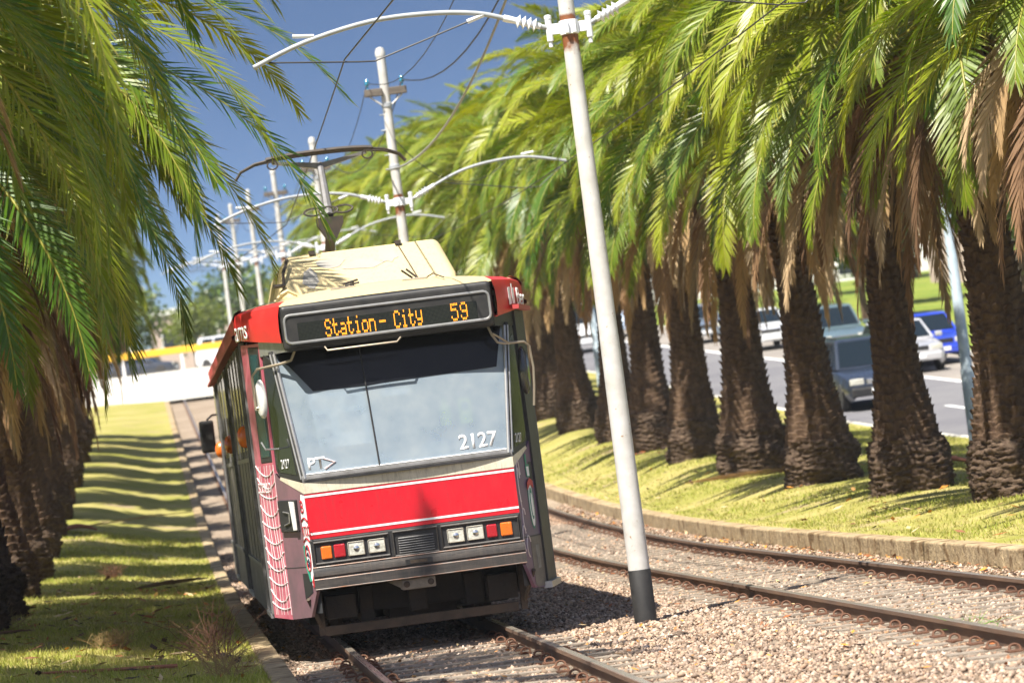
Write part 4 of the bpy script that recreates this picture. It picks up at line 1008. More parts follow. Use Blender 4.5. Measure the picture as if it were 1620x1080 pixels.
# --- driver, seated behind the dashboard
drv = empty('person', (.55, YF+1.38, 1.32), 0, 'tram driver in a light blue shirt seated behind the dusty windscreen', 'person')
def skin_body(name, pts, edges, rad, mat, parent, sub=2):
    me = bpy.data.meshes.new(name); me.from_pydata(pts, edges, []); me.materials.append(mat)
    o = link(name, me, parent); o.modifiers.new('skin', 'SKIN'); 
    for i, r in enumerate(rad): me.skin_vertices[0].data[i].radius = (r[0], r[1]) if isinstance(r, tuple) else (r, r)
    me.skin_vertices[0].data[0].use_root = True
    s = o.modifiers.new('sub', 'SUBSURF'); s.levels = s.render_levels = sub; return o
body_pts = [(0,0,.06),(0,.02,.24),(0,.03,.42),(0,.02,.56),(0,0,.64),(0,-.02,.72),
  (-.19,.02,.53),(-.24,-.10,.33),(-.20,-.36,.34),(-.19,-.44,.35), (.19,.02,.53),(.25,-.10,.33),(.20,-.36,.34),(.19,-.44,.35),
  (-.10,-.05,.04),(-.13,-.42,.06),(-.13,-.46,-.34),(-.13,-.60,-.38),(.10,-.05,.04),(.13,-.42,.06),(.13,-.46,-.34),(.13,-.60,-.38)]
ed = [(0,1),(1,2),(2,3),(3,4),(4,5),(3,6),(6,7),(7,8),(8,9),(3,10),(10,11),(11,12),(12,13),(0,14),(14,15),(15,16),(16,17),(0,18),(18,19),(19,20),(20,21)]
rad = [(.15,.11),(.15,.11),(.17,.115),(.14,.09),.055,.055,.065,.052,.038,.03,.065,.052,.038,.03,.085,.068,.045,.04,.085,.068,.045,.04]
bd = skin_body('body', body_pts, ed, rad, M['skin'], drv)
# shirt, trousers follow the body a little outside
sh = skin_body('shirt', [body_pts[i] for i in (0,1,2,3,6,7,10,11)]+[(-.21,-.25,.335),(.215,-.25,.335)], [(0,1),(1,2),(2,3),(3,4),(4,5),(3,6),(6,7),(5,8),(7,9)],
   [(.165,.125),(.168,.128),(.185,.13),(.155,.105),.078,.066,.078,.066,.056,.056], M['bluecloth'], drv)
tr_ = skin_body('trousers', [body_pts[i] for i in (0,14,15,16,18,19,20)], [(0,1),(1,2),(2,3),(0,4),(4,5),(5,6)], [(.165,.12),.1,.082,.06,.1,.082,.06], M['navycloth'], drv)
hd = MB(); n1, n2 = 18, 14
for i in range(n2+1):
    ph = math.pi*i/n2; z = -.118*math.cos(ph); r = math.sin(ph)
    jaw = 1-.22*max(0,-z/.118)
    for k in range(n1):
        a = 2*math.pi*k/n1; x = .076*r*jaw*math.cos(a); y = .096*r*math.sin(a)
        if y < 0 and abs(x) < .02: y -= .018*math.exp(-((z+.018)/.03)**2)    # nose
        if y < 0: y += .008*math.exp(-((abs(x)-.032)/.016)**2-((z-.012)/.014)**2)
        hd.v.append((x, y-.03, z+.80))
hd.f = [(i*n1+k, i*n1+(k+1)%n1, (i+1)*n1+(k+1)%n1, (i+1)*n1+k) for i in range(n2) for k in range(n1)]
head = hd.build('head', M['skin'], drv, smooth='all')
hr = MB()
for i in range(9):
    ph = math.pi*.52*i/8; z = .128*math.cos(ph); r = math.sin(ph)
    for k in range(18):
        a = 2*math.pi*k/18; y = .105*r*math.sin(a); zz = z if y > -.03 else max(z, .055)
        hr.v.append((.085*r*math.cos(a), y-.022, zz+.80))
hr.f = [(i*18+k, i*18+(k+1)%18, (i+1)*18+(k+1)%18, (i+1)*18+k) for i in range(8) for k in range(18)]
hr.build('hair', M['hair'], head, smooth='all')
for sx in (-1,1):
    MB().lathe([(.002,-.006),(.009,-.003),(.009,.003),(.002,.006)], (sx*.032,-.117,.812), (0,-1,0), 10).build('eye', M['sticker'], head)
    MB().lathe([(.01,-.012),(.022,-.006),(.026,0),(.018,.008)], (sx*.076,-.02,.80), (sx,0,0), 12).build('ear', M['skin'], head)
MB().tube([(-.022,-.118,.752),(0,-.123,.750),(.022,-.118,.752)], .005, 6).build('mouth', pmat('lips',(.35,.12,.1),.5), head)
for sx in (-1,1):   # hands: palm with fingers closing on the console
    px_, py_, pz_ = sx*.19, -.44, .35
    pts = [(px_,py_,pz_),(px_,py_-.07,pz_)]; e_ = [(0,1)]; rr = [(.028,.02),(.036,.016)]
    for fi, (dx, ln) in enumerate(((-.027,.062),(-.009,.07),(.009,.066),(.027,.052))):
        b = len(pts); pts += [(px_+dx,py_-.095,pz_),(px_+dx,py_-.095-ln*.5,pz_-.006),(px_+dx,py_-.095-ln*.8,pz_-.035)]; e_ += [(1,b),(b,b+1),(b+1,b+2)]; rr += [.0095,.0088,.0075]
    b = len(pts); pts += [(px_-sx*.04,py_-.05,pz_),(px_-sx*.055,py_-.09,pz_-.012)]; e_ += [(0,b),(b,b+1)]; rr += [.012,.009]
    skin_body('hand', pts, e_, rr, M['skin'], drv)
# --- pantograph
mb = MB().box(-.45,.45,8.6,11.2,3.42,3.5); pbs = mb.build('pantograph_base', M['panto'], tram, bevel=.01)
pan = MB().tube([(0,10.9,3.5),(0,8.0,4.40)], [.07,.055], 8).build('lower_arm', M['panto'], tram)
mb = MB(); mb.add([(-.05,7.9,4.24),(.05,7.9,4.24),(.15,7.9,4.42),(.15,7.9,4.50),(-.15,7.9,4.50),(-.15,7.9,4.42),(-.05,8.1,4.24),(.05,8.1,4.24),(.15,8.1,4.42),(.15,8.1,4.50),(-.15,8.1,4.50),(-.15,8.1,4.42)],
   [(0,1,2,3,4,5),(11,10,9,8,7,6)]+[(i,(i+1)%6,6+(i+1)%6,6+i) for i in range(6)]); mb.build('knee', M['panto'], tram)
mb = MB()
for cx in (-.17,.0,.17): mb.tube([(cx+.11*math.cos(a), 8.0+.05*math.sin(a)*.5, 4.58+.045*math.sin(a)) for a in np.linspace(0,6.283,14,endpoint=False)], .012, 5, closed=True)
mb.build('cable_loop', M['panto'], tram, smooth=True)
MB().tube([(0,8.0,4.52),(0,8.55,5.16)], [.055,.04], 8).build('upper_arm', M['pantogrey'], tram)
ph_ = MB()
for dy in (-.12,.12): ph_.tube([(x, 8.55+dy, 5.30-.05*abs(x/.72)**3) for x in np.linspace(-.62,.62,13)], .028, 6)
hd_ = ph_.build('collector_head', M['panto'], tram, smooth=True)
mb = MB()
for sx in (-1,1):
    mb.add([(0,8.5,5.10),(0,8.6,5.10),(0,8.6,5.17),(0,8.5,5.17),(sx*.55,8.5,5.22),(sx*.55,8.6,5.22),(sx*.55,8.6,5.25),(sx*.55,8.5,5.25)], [(0,1,5,4),(1,2,6,5),(2,3,7,6),(3,0,4,7),(4,5,6,7)])
    for dy in (-.12,.12): mb.tube([(sx*.53,8.55,5.23),(sx*.55,8.55+dy,5.26)], .015, 5)
mb.build('head_yoke', M['pantogrey'], tram)
for sx in (-1,1):
    mb = MB()
    mb.tube([(sx*.60,8.43,5.26),(sx*.75,8.45,5.24),(sx*.92,8.5,5.17),(sx*.99,8.5,5.08)], .016, 6); mb.tube([(sx*.60,8.67,5.26),(sx*.75,8.65,5.24),(sx*.92,8.6,5.17),(sx*.99,8.6,5.08)], .016, 6)
    mb.build('horn', M['panto'], hd_, smooth=True)
    mb = MB(); mb.tube([(sx*.55+.06*math.cos(a), 8.42, 5.2+.05*math.sin(a)) for a in np.linspace(0,6.283,12,endpoint=False)], .01, 5, closed=True); mb.build('spring_loop', M['panto'], hd_)

# ------------------------------------------------------------------ overhead poles and wires
CL = 5.64
def make_pole(loc, label):
    p = empty('tram_pole', loc, 0, label, 'pole', 'white tram poles between the two tracks')
    mb = MB(); mb.lathe([(.103,-.2),(.103,.45),(.092,2.7),(.090,2.72),(.076,5.6),(.072,8.0),(.0,8.0)], (0,0,0), (0,0,1), 24)
    mb.build('shaft', M['pole'], p, smooth=True)
    MB().lathe([(.107,-.2),(.107,.49),(.104,.495)], (0,0,0), (0,0,1), 24).build('painted_base', M['basemetal'], p, smooth=True)
    MB().lathe([(.08,7.98),(.085,8.05),(.06,8.12),(.0,8.14)], (0,0,0), (0,0,1), 16).build('pole_cap', M['pole'], p, smooth=True)
    c = MB(); c.lathe([(.078,CL-.07),(.092,CL-.065),(.092,CL+.065),(.078,CL+.07)], (0,0,0), (0,0,1), 20)
    for sx in (-1, 1):
        c.box(min(sx*.02,sx*.05), max(sx*.02,sx*.05), -.125, -.085, CL-.06, CL+.06)
        c.box(min(sx*.08,sx*.2), max(sx*.08,sx*.2), -.02, .02, CL-.05, CL+.05)
        c.lathe([(.032,-.11),(.032,.10),(.036,.10),(.036,.13),(.018,.14)], (sx*.19,0,CL), (0,0,1), 10)
        c.lathe([(.014,-.17),(.02,-.165),(.02,-.11)], (sx*.19,0,CL), (0,0,1), 8)
    c.build('clamp', M['insul'], p, smooth=True)
    for sx, pts in ((1, [(.21,.02),(.55,.18),(1.06,.38),(1.6,.47),(2.14,.47),(2.75,.33)]), (-1, [(-.21,.02),(-.55,.14),(-.86,.235),(-1.3,.285),(-1.86,.275),(-2.5,.15),(-3.0,-.03)])):
        # Catmull-Rom through the points
        q = [Vector((x,0,CL+z)) for x, z in pts]; path = []
        for i in range(len(q)-1):
            a, b, cc, d = q[max(i-1,0)], q[i], q[i+1], q[min(i+2,len(q)-1)]
            for t in np.linspace(0,1,6)[:-1]:
                path.append(.5*((2*b)+(cc-a)*t+(2*a-5*b+4*cc-d)*t*t+(-a+3*b-3*cc+d)*t**3))
        path.append(q[-1])
        ar = MB().tube(path, .024, 10).build('bracket_arm', M['armpaint'], p, smooth=True)
        d = (q[1]-q[0]).normalized(); ins = MB()
        prof_ = [(.03,.06)]
        for k in range(4): prof_ += [(.03,.10+k*.052),(.068,.115+k*.052),(.05,.125+k*.052),(.03,.142+k*.052)]
        prof_ += [(.034,.36),(.034,.42)]
        ins.lathe(prof_, q[0], d, 16); ins.build('insulator', M['insul'], ar, smooth=True)
        e = q[-2]; MB().tube([e+Vector((sx*-.1,0,.05)), e+Vector((sx*.1,0,.07))], .02, 6).build('arm_clip', M['insul'], ar)
    w = MB(); w.tube([(-2.85,0,CL-.0),(-2.0,0,CL-.09),(-1.86,0,CL-.1),(-.82,0,CL+.20)], .008, 5)
    w.build('span_wire', M['wire'], p); w = MB()
    w.tube([(.75,0,CL+.22),(2.0,0,CL-.02),(2.27,0,CL-.03),(2.72,0,CL+.30)], .008, 5)
    w.build('span_wire', M['wire'], p)
    MB().tube([(-.95,0,CL+.165),(-.78,0,CL+.215)], .022, 8).build('strain_insulator', M['insul'], p)
    for sx in (-1, 1):
        a = MB().box(min(sx*.05,sx*.34), max(sx*.05,sx*.34), -.14, -.06, 7.35, 7.47).build('crossarm', M['timber'], p, bevel=.01)
        MB().lathe([(.012,0),(.012,.06),(.035,.065),(.045,.09),(.03,.11),(.04,.13),(.025,.16),(.0,.17)], (sx*.28,-.1,7.47), (0,0,1), 12).build('glass_insulator', M['blueglass'], a, smooth=True)
        MB().tube([(sx*.08,-.1,7.2),(sx*.26,-.1,7.35)], .014, 5).build('arm_brace', M['pole'], p)
    for zz in (6.4, 6.8, 7.05): MB().tube([(-.14,-.03,zz),(.0,-.03,zz),(.0,.03,zz)], .012, 5).build('step_iron', M['armpaint'], p)
    for zz in (7.16, 6.16): MB().lathe([(.079,zz),(.088,zz+.01),(.088,zz+.07),(.079,zz+.08)], (0,0,0), (0,0,1), 16).build('band', M['armpaint'], p)
    return p
PX = 2.05
pys = [35.44, 60.4, 85, 109, 133, 157, 181]
plab = ['nearest white tram pole with a black foot, standing on the ballast right of the tram',
 'second white tram pole, rising behind the tram roof with a crossarm and blue insulators',
 'third white tram pole, seen behind the pantograph stem', 'small white tram pole far behind the pantograph, fourth from the camera']
for i, y in enumerate(pys):
    lab = plab[i] if i < 4 else 'blurred white tram pole in the distance left of the pantograph'
    if i == 0: p0 = make_pole((PX, y, P(y)-.13), lab); p0.children[0]; p = p0
    else:
        p = copy_tree(p0); p.location = (PX, y, P(y)-.05); p['label'] = lab
def wire(name, pts, r, mat, label, cat, group=None):
    mb = MB(); mb.tube(pts, r, 6); o = mb.build(name, mat, smooth=True); tag(o, label, cat, group); return o
def span(pa, pb, sag, n=14):
    pa, pb = Vector(pa), Vector(pb)
    return [pa.lerp(pb, t)-Vector((0,0,sag*4*t*(1-t))) for t in np.linspace(0,1,n)]
cw = [(.80,12,5.36),(-.09,35.44,5.46)]
for i, y in enumerate(pys[1:]): cw.append(((.22 if i%2==0 else -.2), y, P(y)+5.45))
pts = []
for a, b in zip(cw[:-1], cw[1:]): pts += span(a, b, .03, 8)[:-1]
wire('contact_wire', pts, .008, M['wire'], 'dark contact wire running down to the tram pantograph', 'overhead wire')
cw = [(4.3,12,5.5),(4.02,35.44,5.46)]+[(4.09+(.2 if i%2 else -.2), y, P(y)+5.45) for i, y in enumerate(pys[1:])]
pts = []
for a, b in zip(cw[:-1], cw[1:]): pts += span(a, b, .05, 8)[:-1]
wire('contact_wire', pts, .008, M['wire'], 'dark contact wire crossing the right palm crowns above the empty track', 'overhead wire')
for sx, lab in ((.28, 'dark feeder cable sagging to the right blue insulator of the second pole'), (-.28, 'thin feeder cable sagging to the left blue insulator of the second pole')):
    pts = span((PX+sx, 14, 7.5), (PX+sx, 35.44, 7.5), .6)[:-1]
    for a, b in zip(pys[:-1], pys[1:]): pts += span((PX+sx, a-.1, P(a)+7.52), (PX+sx, b-.1, P(b)+7.54), .8)[:-1]
    wire('feeder_cable', pts, .011 if sx > 0 else .007, M['wire'], lab, 'cable')
pts = span((PX+.08, 35.44, 7.2), (PX-.14, 60.4, 6.25), .75, 20)
wire('return_cable', pts, .016, M['cable'], 'thick pale grey cable sagging from the nearest pole to the second pole', 'cable')
pts = []
wire('lineside_cable', span((PX+.05, 60.3, 6.7), (3.9, 61.0, 6.2), .5, 12), .007, M['wire'], 'thin dark cable looping right of the second pole', 'cable')

# ------------------------------------------------------------------ lamp posts
def lamp_post(x, y, z, label, first=None):
    if first is None:
        t = empty('lamp_post', (x, y, z), 0, label, 'lamp post', 'grey blue lamp posts beside the road')
        MB().lathe([(.15,-.1),(.15,.1),(.125,.12),(.115,1.4),(.10,1.42),(.06,8.5),(0,8.5)], (0,0,0), (0,0,1), 20).build('shaft', M['lamp'], t, smooth=True)
        MB().lathe([(.2,-.05),(.2,.03),(.15,.05)], (0,0,0), (0,0,1), 20).build('base_plate', M['lamp'], t)
        MB().tube([(0,0,8.3),(.3,0,8.7),(1.2,0,9.0),(2.0,0,9.05)], .04, 8).build('outreach_arm', M['lamp'], t, smooth=True)
        MB().box(1.8,2.5,-.14,.14,8.95,9.1).build('lantern', M['lamp'], t, bevel=.04)
        return t
    c = copy_tree(first); c.location = (x, y, z); c['label'] = label; return c
l0 = lamp_post(11.75, 64.6, Z(z_right,11.75,64.6), 'light blue lamp post behind the right edge palm')
lamp_post(11.3, 114.0, P(114)+.3, 'distant pale lamp post just left of the leaning white pole', l0)

# ------------------------------------------------------------------ cars
CM = {}
def carpaint(name, c):
    if name not in CM: CM[name] = pmat(name, c, .28, metal=.15, c2=tuple(x*.8 for x in c), scale=3, coat=.8)
    return CM[name]
def car(x, y, z, label, kind, paint, clad=None, yaw=0.0, pitch=0.0):
    t = empty('parked_car' if x > 18 else 'car', (x, y, z), yaw, label, 'car')
    t.rotation_euler = (pitch, 0, yaw)
    pr = {'suv':   (4.5, .89, .98, 1.66, (-1.0,-.28,1.55,2.05), .24),
          'sedan': (4.6, .88, .92, 1.44, (-1.05,-.25,1.05,1.75), .18),
          'wagon': (4.6, .88, .94, 1.50, (-1.05,-.25,1.75,2.15), .18),
          'van':   (4.9, .95, 1.15, 2.0, (-1.75,-1.15,2.2,2.4), .24)}[kind]
    L_, w, zb, zr, (ya, yb, yc, yd), gc = pr; h = L_/2
    # lower body loft: y stations
    sts = [(-h, .36, .60, .80), (-h+.06, gc+.04, .74, .90), (-h+.3, gc, zb-.14, .97), (ya-.1, gc, zb-.02, 1.0), (0, gc, zb, 1.0), (yd, gc, zb, .99), (h-.25, gc, zb-.03, .97), (h-.04, gc+.06, zb-.12, .92), (h, .4, .75, .85)]
    mb = MB(); rows = []
    for yy, z0, z1, k in sts:
        ww = w*k
        rows.append([(-ww*.86,yy,z0),(-ww*.98,yy,z0+.12),(-ww,yy,z0+(z1-z0)*.55),(-ww*.95,yy,z1-.04),(-ww*.86,yy,z1),(0,yy,z1+.03),(ww*.86,yy,z1),(ww*.95,yy,z1-.04),(ww,yy,z0+(z1-z0)*.55),(ww*.98,yy,z0+.12),(ww*.86,yy,z0)])
    mb.grid(rows); mb.add(rows[0], [tuple(range(11))]); mb.add(rows[-1], [tuple(range(11))])
    n0 = len(rows[0])
    bd = mb.build('body', paint, t, smooth=True)
    # greenhouse
    wb, wr = w*.93, w*.74
    b = [(-wb,ya,zb),(wb,ya,zb),(wb,yd,zb),(-wb,yd,zb)]; r = [(-wr,yb,zr),(wr,yb,zr),(wr,yc,zr),(-wr,yc,zr)]
    gh = MB().add([Vector(p) for p in b+r], [(0,1,5,4),(1,2,6,5),(2,3,7,6),(3,0,4,7),(4,5,6,7)]).build('roof', paint, t, bevel=.05)
    def win(name, q, ia, ib, ja, jb):
        q = [Vector(p) for p in q]   # bl br tr tl
        f = lambda u, v: (q[0].lerp(q[1], u)).lerp(q[3].lerp(q[2], u), v)
        nrm = (q[1]-q[0]).cross(q[3]-q[0]).normalized()
        MB().slab([f(ia,ja), f(ib,ja), f(ib,jb), f(ia,jb)], nrm, .012).build(name, M['glasscar'], t)
    win('windscreen', (b[0],b[1],r[1],r[0]), .06,.94,.06,.90); win('rear_window', (b[2],b[3],r[3],r[2]), .08,.92,.15,.85)
    for A in ((b[1],b[2],r[2],r[1]), (b[3],b[0],r[0],r[3])):
        win('side_window', A, .10,.34,.10,.88); win('side_window', A, .37,.62,.10,.88); win('side_window', A, .65,.90,.12,.86)
    for sx in (-1,1):
        MB().lathe([(.02,-.03),(.14,-.02),(.14,.02),(.02,.03)], (0,0,0), (0,0,1), 4)
        MB().box(-.10,.10,-.05,.06,-.07,.07).build('wing_mirror', paint, t, (sx*(w+.10), ya+.22, zb+.06), bevel=.03)
        MB().box(-.17,.17,-.03,.03,-.075,.075).build('headlight', M['lens'], t, (sx*w*.66, -h+.035, .70), bevel=.02)
        MB().box(-.08,.08,-.03,.03,-.12,.12).build('tail_light', M['redlens'], t, (sx*w*.78, h-.02, .85), bevel=.02)
        MB().box(-.07,.07,-.02,.02,-.04,.04).build('fog_light', M['lens'], t, (sx*w*.62, -h+.01, .44), bevel=.01)
        for yw in (-h+.82, h-.85):
            ty = MB().lathe([(.2,-.1),(.31,-.1),(.335,-.07),(.335,.07),(.31,.1),(.2,.1)], (sx*(w-.10),yw,.335), (sx,0,0), 24).build('wheel', M['tyre'], t, smooth=True)
            MB().lathe([(.21,.0),(.21,.085),(.16,.07),(.05,.085),(.0,.085)], (sx*(w-.10),yw,.335), (sx,0,0), 18).build('rim', M['alu'], ty, smooth=True)
    MB().box(-.36,.36,-h+.0,-h+.05,.62,.76).build('grille', M['chrome' if kind=='suv' else 'black'], t, bevel=.02)
    MB().box(-w*.82,w*.82,-h-.03,-h+.1,.34,.56).build('front_bumper', clad or paint, t, bevel=.04)
    MB().box(-.26,.26,-h-.042,-h-.028,.42,.53).build('number_plate', M['sticker'], t)
    if clad:
        for sx in (-1,1): MB().box(min(sx*w*.97,sx*(w+.012)), max(sx*w*.97,sx*(w+.012)), -h+.4, h-.4, .26, .5).build('side_cladding', clad, t, bevel=.02)
        for sx in (-1,1): MB().tube([(sx*wr*.92,yb+.1,zr+.04),(sx*wr*.92,yc-.1,zr+.04)], .02, 6).build('roof_rail', M['black'], t)
    return t
M['glasscar'] = pmat('car_glass', (.008,.014,.02), .14, c2=(.006,.01,.014), scale=2, spec=.3)
pt = lambda y: math.atan(.00126*(min(y,94)-46.5)) if y < 94 else .0575
zr_ = lambda y: P(y)+.205
car(14.85, 90.6, zr_(90.6), 'dark blue grey four wheel drive driving toward the camera between two palm trunks', 'suv', carpaint('slate_paint', (.02,.028,.045)), M['black'], 0, pt(90))
car(19.95, 107.5, zr_(107.5), 'bright blue car beside the road seen left of the right edge palm', 'sedan', carpaint('bright_blue_paint', (.02,.06,.55)), None, 0, pt(107))
car(18.6, 104.5, zr_(104.5), 'pale silver car next to the bright blue car, half hidden by dead fronds', 'sedan', carpaint('silver_paint', (.5,.5,.52)), None, 0, pt(107))
car(19.5, 119.5, zr_(119.5), 'dark teal car with bright bumper behind the four wheel drive', 'suv', carpaint('teal_grey_paint', (.1,.15,.17)), None, 0, pt(119))
car(19.6, 134, zr_(134), 'white car half hidden by the widest palm trunk', 'sedan', carpaint('white_car_paint', (.7,.72,.74)), None, 0, pt(134))
car(19.6, 149, zr_(149), 'dark car with shining headlights between the slim palm and the broad palm', 'wagon', carpaint('grey_blue_paint', (.16,.2,.25)), None, 0, pt(149))
car(15.7, 156, zr_(156), 'white van behind the distant lamp post', 'van', carpaint('white_car_paint', (.7,.72,.74)), None, 0, pt(156))
car(19.6, 171, zr_(171), 'white and blue car just right of the leaning white pole', 'van', carpaint('pale_blue_paint', (.45,.55,.7)), None, 0, pt(171))
car(19.7, 182, zr_(182), 'distant white parked car at the far end of the road', 'wagon', carpaint('white_car_paint', (.7,.72,.74)), None, 0, pt(171))

# ------------------------------------------------------------------ debris on the grass
def dry_frond(x, y, z, az, L_, label, seed):
    r = np.random.default_rng(seed)
    V, F, C = fronds([(0, .12, .18, L_, .34, .5, (0,0,0), .35)], r, 40, dead=True)
    V[:,2] = np.abs(V[:,2])*.5+.02
    o = link('fallen_frond', np_mesh('fallen_frond', V, F, M['dead'], C), None, (x, y, z)); o.rotation_euler = (0,0,az)
    tag(o, label, 'palm frond', 'dry fronds fallen on the grass'); return o
dry_frond(-4.6, 74.5, Z(z_left,-4.6,74.5), -.05, 2.9, 'dry brown frond lying across the left grass strip', 1)
dry_frond(-4.9, 42.2, Z(z_left,-4.9,42.2), -.3, 1.0, 'dry frond heap at the left picture edge beside the nearest trunk', 2)
dry_frond(8.3, 60.4, Z(z_right,8.3,60.4), 3.3, 2.4, 'dry frond lying left of the reddish bark scrap on the right bank', 3)
dry_frond(6.9, 78, Z(z_right,6.9,78), .4, 2.0, 'dry frond lying on the far right bank near the tram', 4)
dry_frond(-3.0, 55.8, Z(z_left,-3.,55.8), .2, 1.2, 'short dry frond in the middle of the left grass strip', 6)
def sheath(x, y, z, az, L_, label):
    mb = MB(); rows = []
    for i, t in enumerate(np.linspace(0,1,9)):
        w = .11*math.sin(math.pi*(t*.85+.1))+.02
        rows.append([(L_*(t-.5), w*math.sin(a), .03+.09*math.sin(math.pi*t)+w*.8*math.cos(a)*.8) for a in np.linspace(-1.5,1.5,6)])
    mb.grid(rows); o = mb.build('bark_scrap', M['sheath'], None, (x,y,z), smooth=True); o.rotation_euler = (0,0,az)
    s = o.modifiers.new('s','SOLIDIFY'); s.thickness = .03
    tag(o, label, 'bark scrap', 'reddish leaf bases on the grass')
sheath(8.0, 59.6, Z(z_right,8.0,59.6), .15, .95, 'reddish brown bark scrap at the foot of the palm beside the four wheel drive')
sheath(9.2, 55.6, Z(z_right,9.2,55.6), -.2, 1.0, 'reddish brown bark scrap right of the palm by the lamp post')
sheath(-4.0, 74.2, Z(z_left,-4.,74.2), .1, .8, 'reddish bark scrap lying on the frond in the left strip')
def dry_bush(x, y, z, n, hgt, spread, mat, label, cat, seed, name):
    r = random.Random(seed); mb = MB()
    for i in range(n):
        a = r.uniform(0, 6.28); d = r.uniform(.15, 1)*spread; h = hgt*r.uniform(.4,1); p = Vector((r.gauss(0,.06), r.gauss(0,.1), -.02)); path = [p.copy()]
        for k in range(1,5): path.append(p+Vector((math.cos(a)*d*(k/4)**1.2+r.gauss(0,.015), math.sin(a)*d*(k/4)**1.2+r.gauss(0,.015), h*(k/4)-.25*d*(k/4)**2)))
        mb.tube(path, [.0045,.004,.0033,.0026,.0015], 4, caps=False)
        for b in range(2):
            q = path[r.randrange(2,4)]; e = q+Vector((r.gauss(0,.1), r.gauss(0,.1), r.uniform(.02,.14))); mb.tube([q, (q+e)/2+Vector((0,0,.01)), e], [.0028,.002,.001], 3, caps=False)
    o = mb.build(name, mat, None, (x,y,z), fix=False); tag(o, label, cat)
dry_bush(-1.98, 35.0, Z(z_left,-1.98,35.), 60, .62, .5, M['twig'], 'dry reddish twigs of a dead shrub beside the left kerb', 'dead shrub', 3, 'dead_shrub')
dry_bush(-1.95, 31.6, Z(z_left,-1.95,31.6), 45, .42, .36, M['straw'], 'pale dry weed beside the left kerb at the bottom edge', 'weed', 4, 'dry_weed')
dry_bush(-2.95, 37.8, Z(z_left,-2.95,37.8), 60, .26, .24, M['straw'], 'straw coloured grass tuft in the middle of the near left grass', 'grass tuft', 5, 'grass_tuft')
dry_bush(-4.3, 43.4, Z(z_left,-4.3,43.4), 70, .35, .45, M['straw'], 'straw coloured grass tuft at the left picture edge', 'grass tuft', 6, 'grass_tuft')
dry_bush(3.45, 27.6, -.13, 14, .16, .05, pmat('green_weed',(.12,.25,.03),.8), 'small green weed by the inner rail at the right bottom', 'weed', 8, 'weed')
dry_bush(-3.2, 60, Z(z_left,-3.2,60.), 40, .3, .3, M['twig'], 'dark dry weed halfway along the left grass strip', 'weed', 9, 'dry_weed')
mb = MB(); mb.tube([(-3.55,32.6,Z(z_left,-3.55,32.6)+.03),(-2.9,32.7,Z(z_left,-2.9,32.7)+.035),(-2.35,32.9,Z(z_left,-2.35,32.9)+.05)], [.012,.016,.02], 6)
tag(mb.build('fallen_stick', M['sheath']), 'thin brown stick lying across the near left grass', 'stick')

# ------------------------------------------------------------------ far background
def tree_mesh(seed, n=2600, hue=.5):
    r = np.random.default_rng(seed); cl = r.normal(0,1,(26,3)); cl /= np.linalg.norm(cl,axis=1)[:,None]; cl *= r.uniform(.45,.95,(26,1)); 
    k = r.integers(0,26,n); c = cl[k]*np.array([2.6,2.6,2.1])+r.normal(0,.55,(n,3))+np.array([0,0,4.6])
    d1 = r.normal(0,1,(n,3)); d1 /= np.linalg.norm(d1,axis=1)[:,None]; d2 = np.cross(d1, r.normal(0,1,(n,3))); d2 /= np.linalg.norm(d2,axis=1)[:,None]
    s = r.uniform(.10,.26,(n,1)); V = np.stack([c-d1*s, c-d2*s*.6, c+d1*s, c+d2*s*.6],1).reshape(-1,3)
    g = np.array([.06,.11,.018])*(1-hue)+np.array([.2,.23,.03])*hue
    col = np.repeat(g*r.uniform(.6,1.35,(26,1))[k]*r.uniform(.8,1.2,(n,1)), 4, 0)
    return np_mesh('crown', V, [np.arange(4*n).reshape(-1,4)], M['frond'], col)
TM = [tree_mesh(1,hue=.3), tree_mesh(2,hue=.65), tree_mesh(3,hue=.1)]
tk = MB(); tk.tube([(0,0,-.3),(.1,0,1.2),(.05,.1,2.6),(.2,.2,4.2)], [.25,.2,.16,.08], 8); tk.tube([(.05,.1,2.4),(-.7,.3,3.6),(-1.1,.4,4.6)], [.12,.08,.04], 6); tk.tube([(.05,.1,2.6),(.6,-.5,3.8),(1.1,-.8,4.8)], [.12,.08,.04], 6)
tkm = None
def far_tree(x, y, s, label, k):
    global tkm
    t = empty('street_tree', (x, y, P(y)+.25), k*1.7, label, 'tree', 'leafy trees in the far background'); t.scale = (s,s,s)
    if tkm is None: o = tk.build('trunk', M['bark'], t); tkm = o.data
    else: link('trunk', tkm, t)
    link('crown', TM[k%3], t); return t
k = 0
for x, y, s in ((27,118,.9),(29,132,1.1),(26,147,.8),(30,160,1.2),(27,176,1.0),(31,190,1.3),(27,205,1.0),(36,140,1.4),(38,172,1.6),(40,205,1.7),(25,225,1.1),(19,236,1.0),(33,108,1.2),(36,120,1.5)):
    far_tree(x, y, s, 'leafy tree beyond the road, glimpsed between the palm trunks', k); k += 1
for x, y, s in ((-7,262,1.0),(-3.5,275,1.2),(1.5,268,.8),(5,285,1.3),(-11,255,1.2),(9,262,1.0)):
    far_tree(x, y, s, 'pale leafy tree beyond the crossing, left of the tram roof', k); k += 1
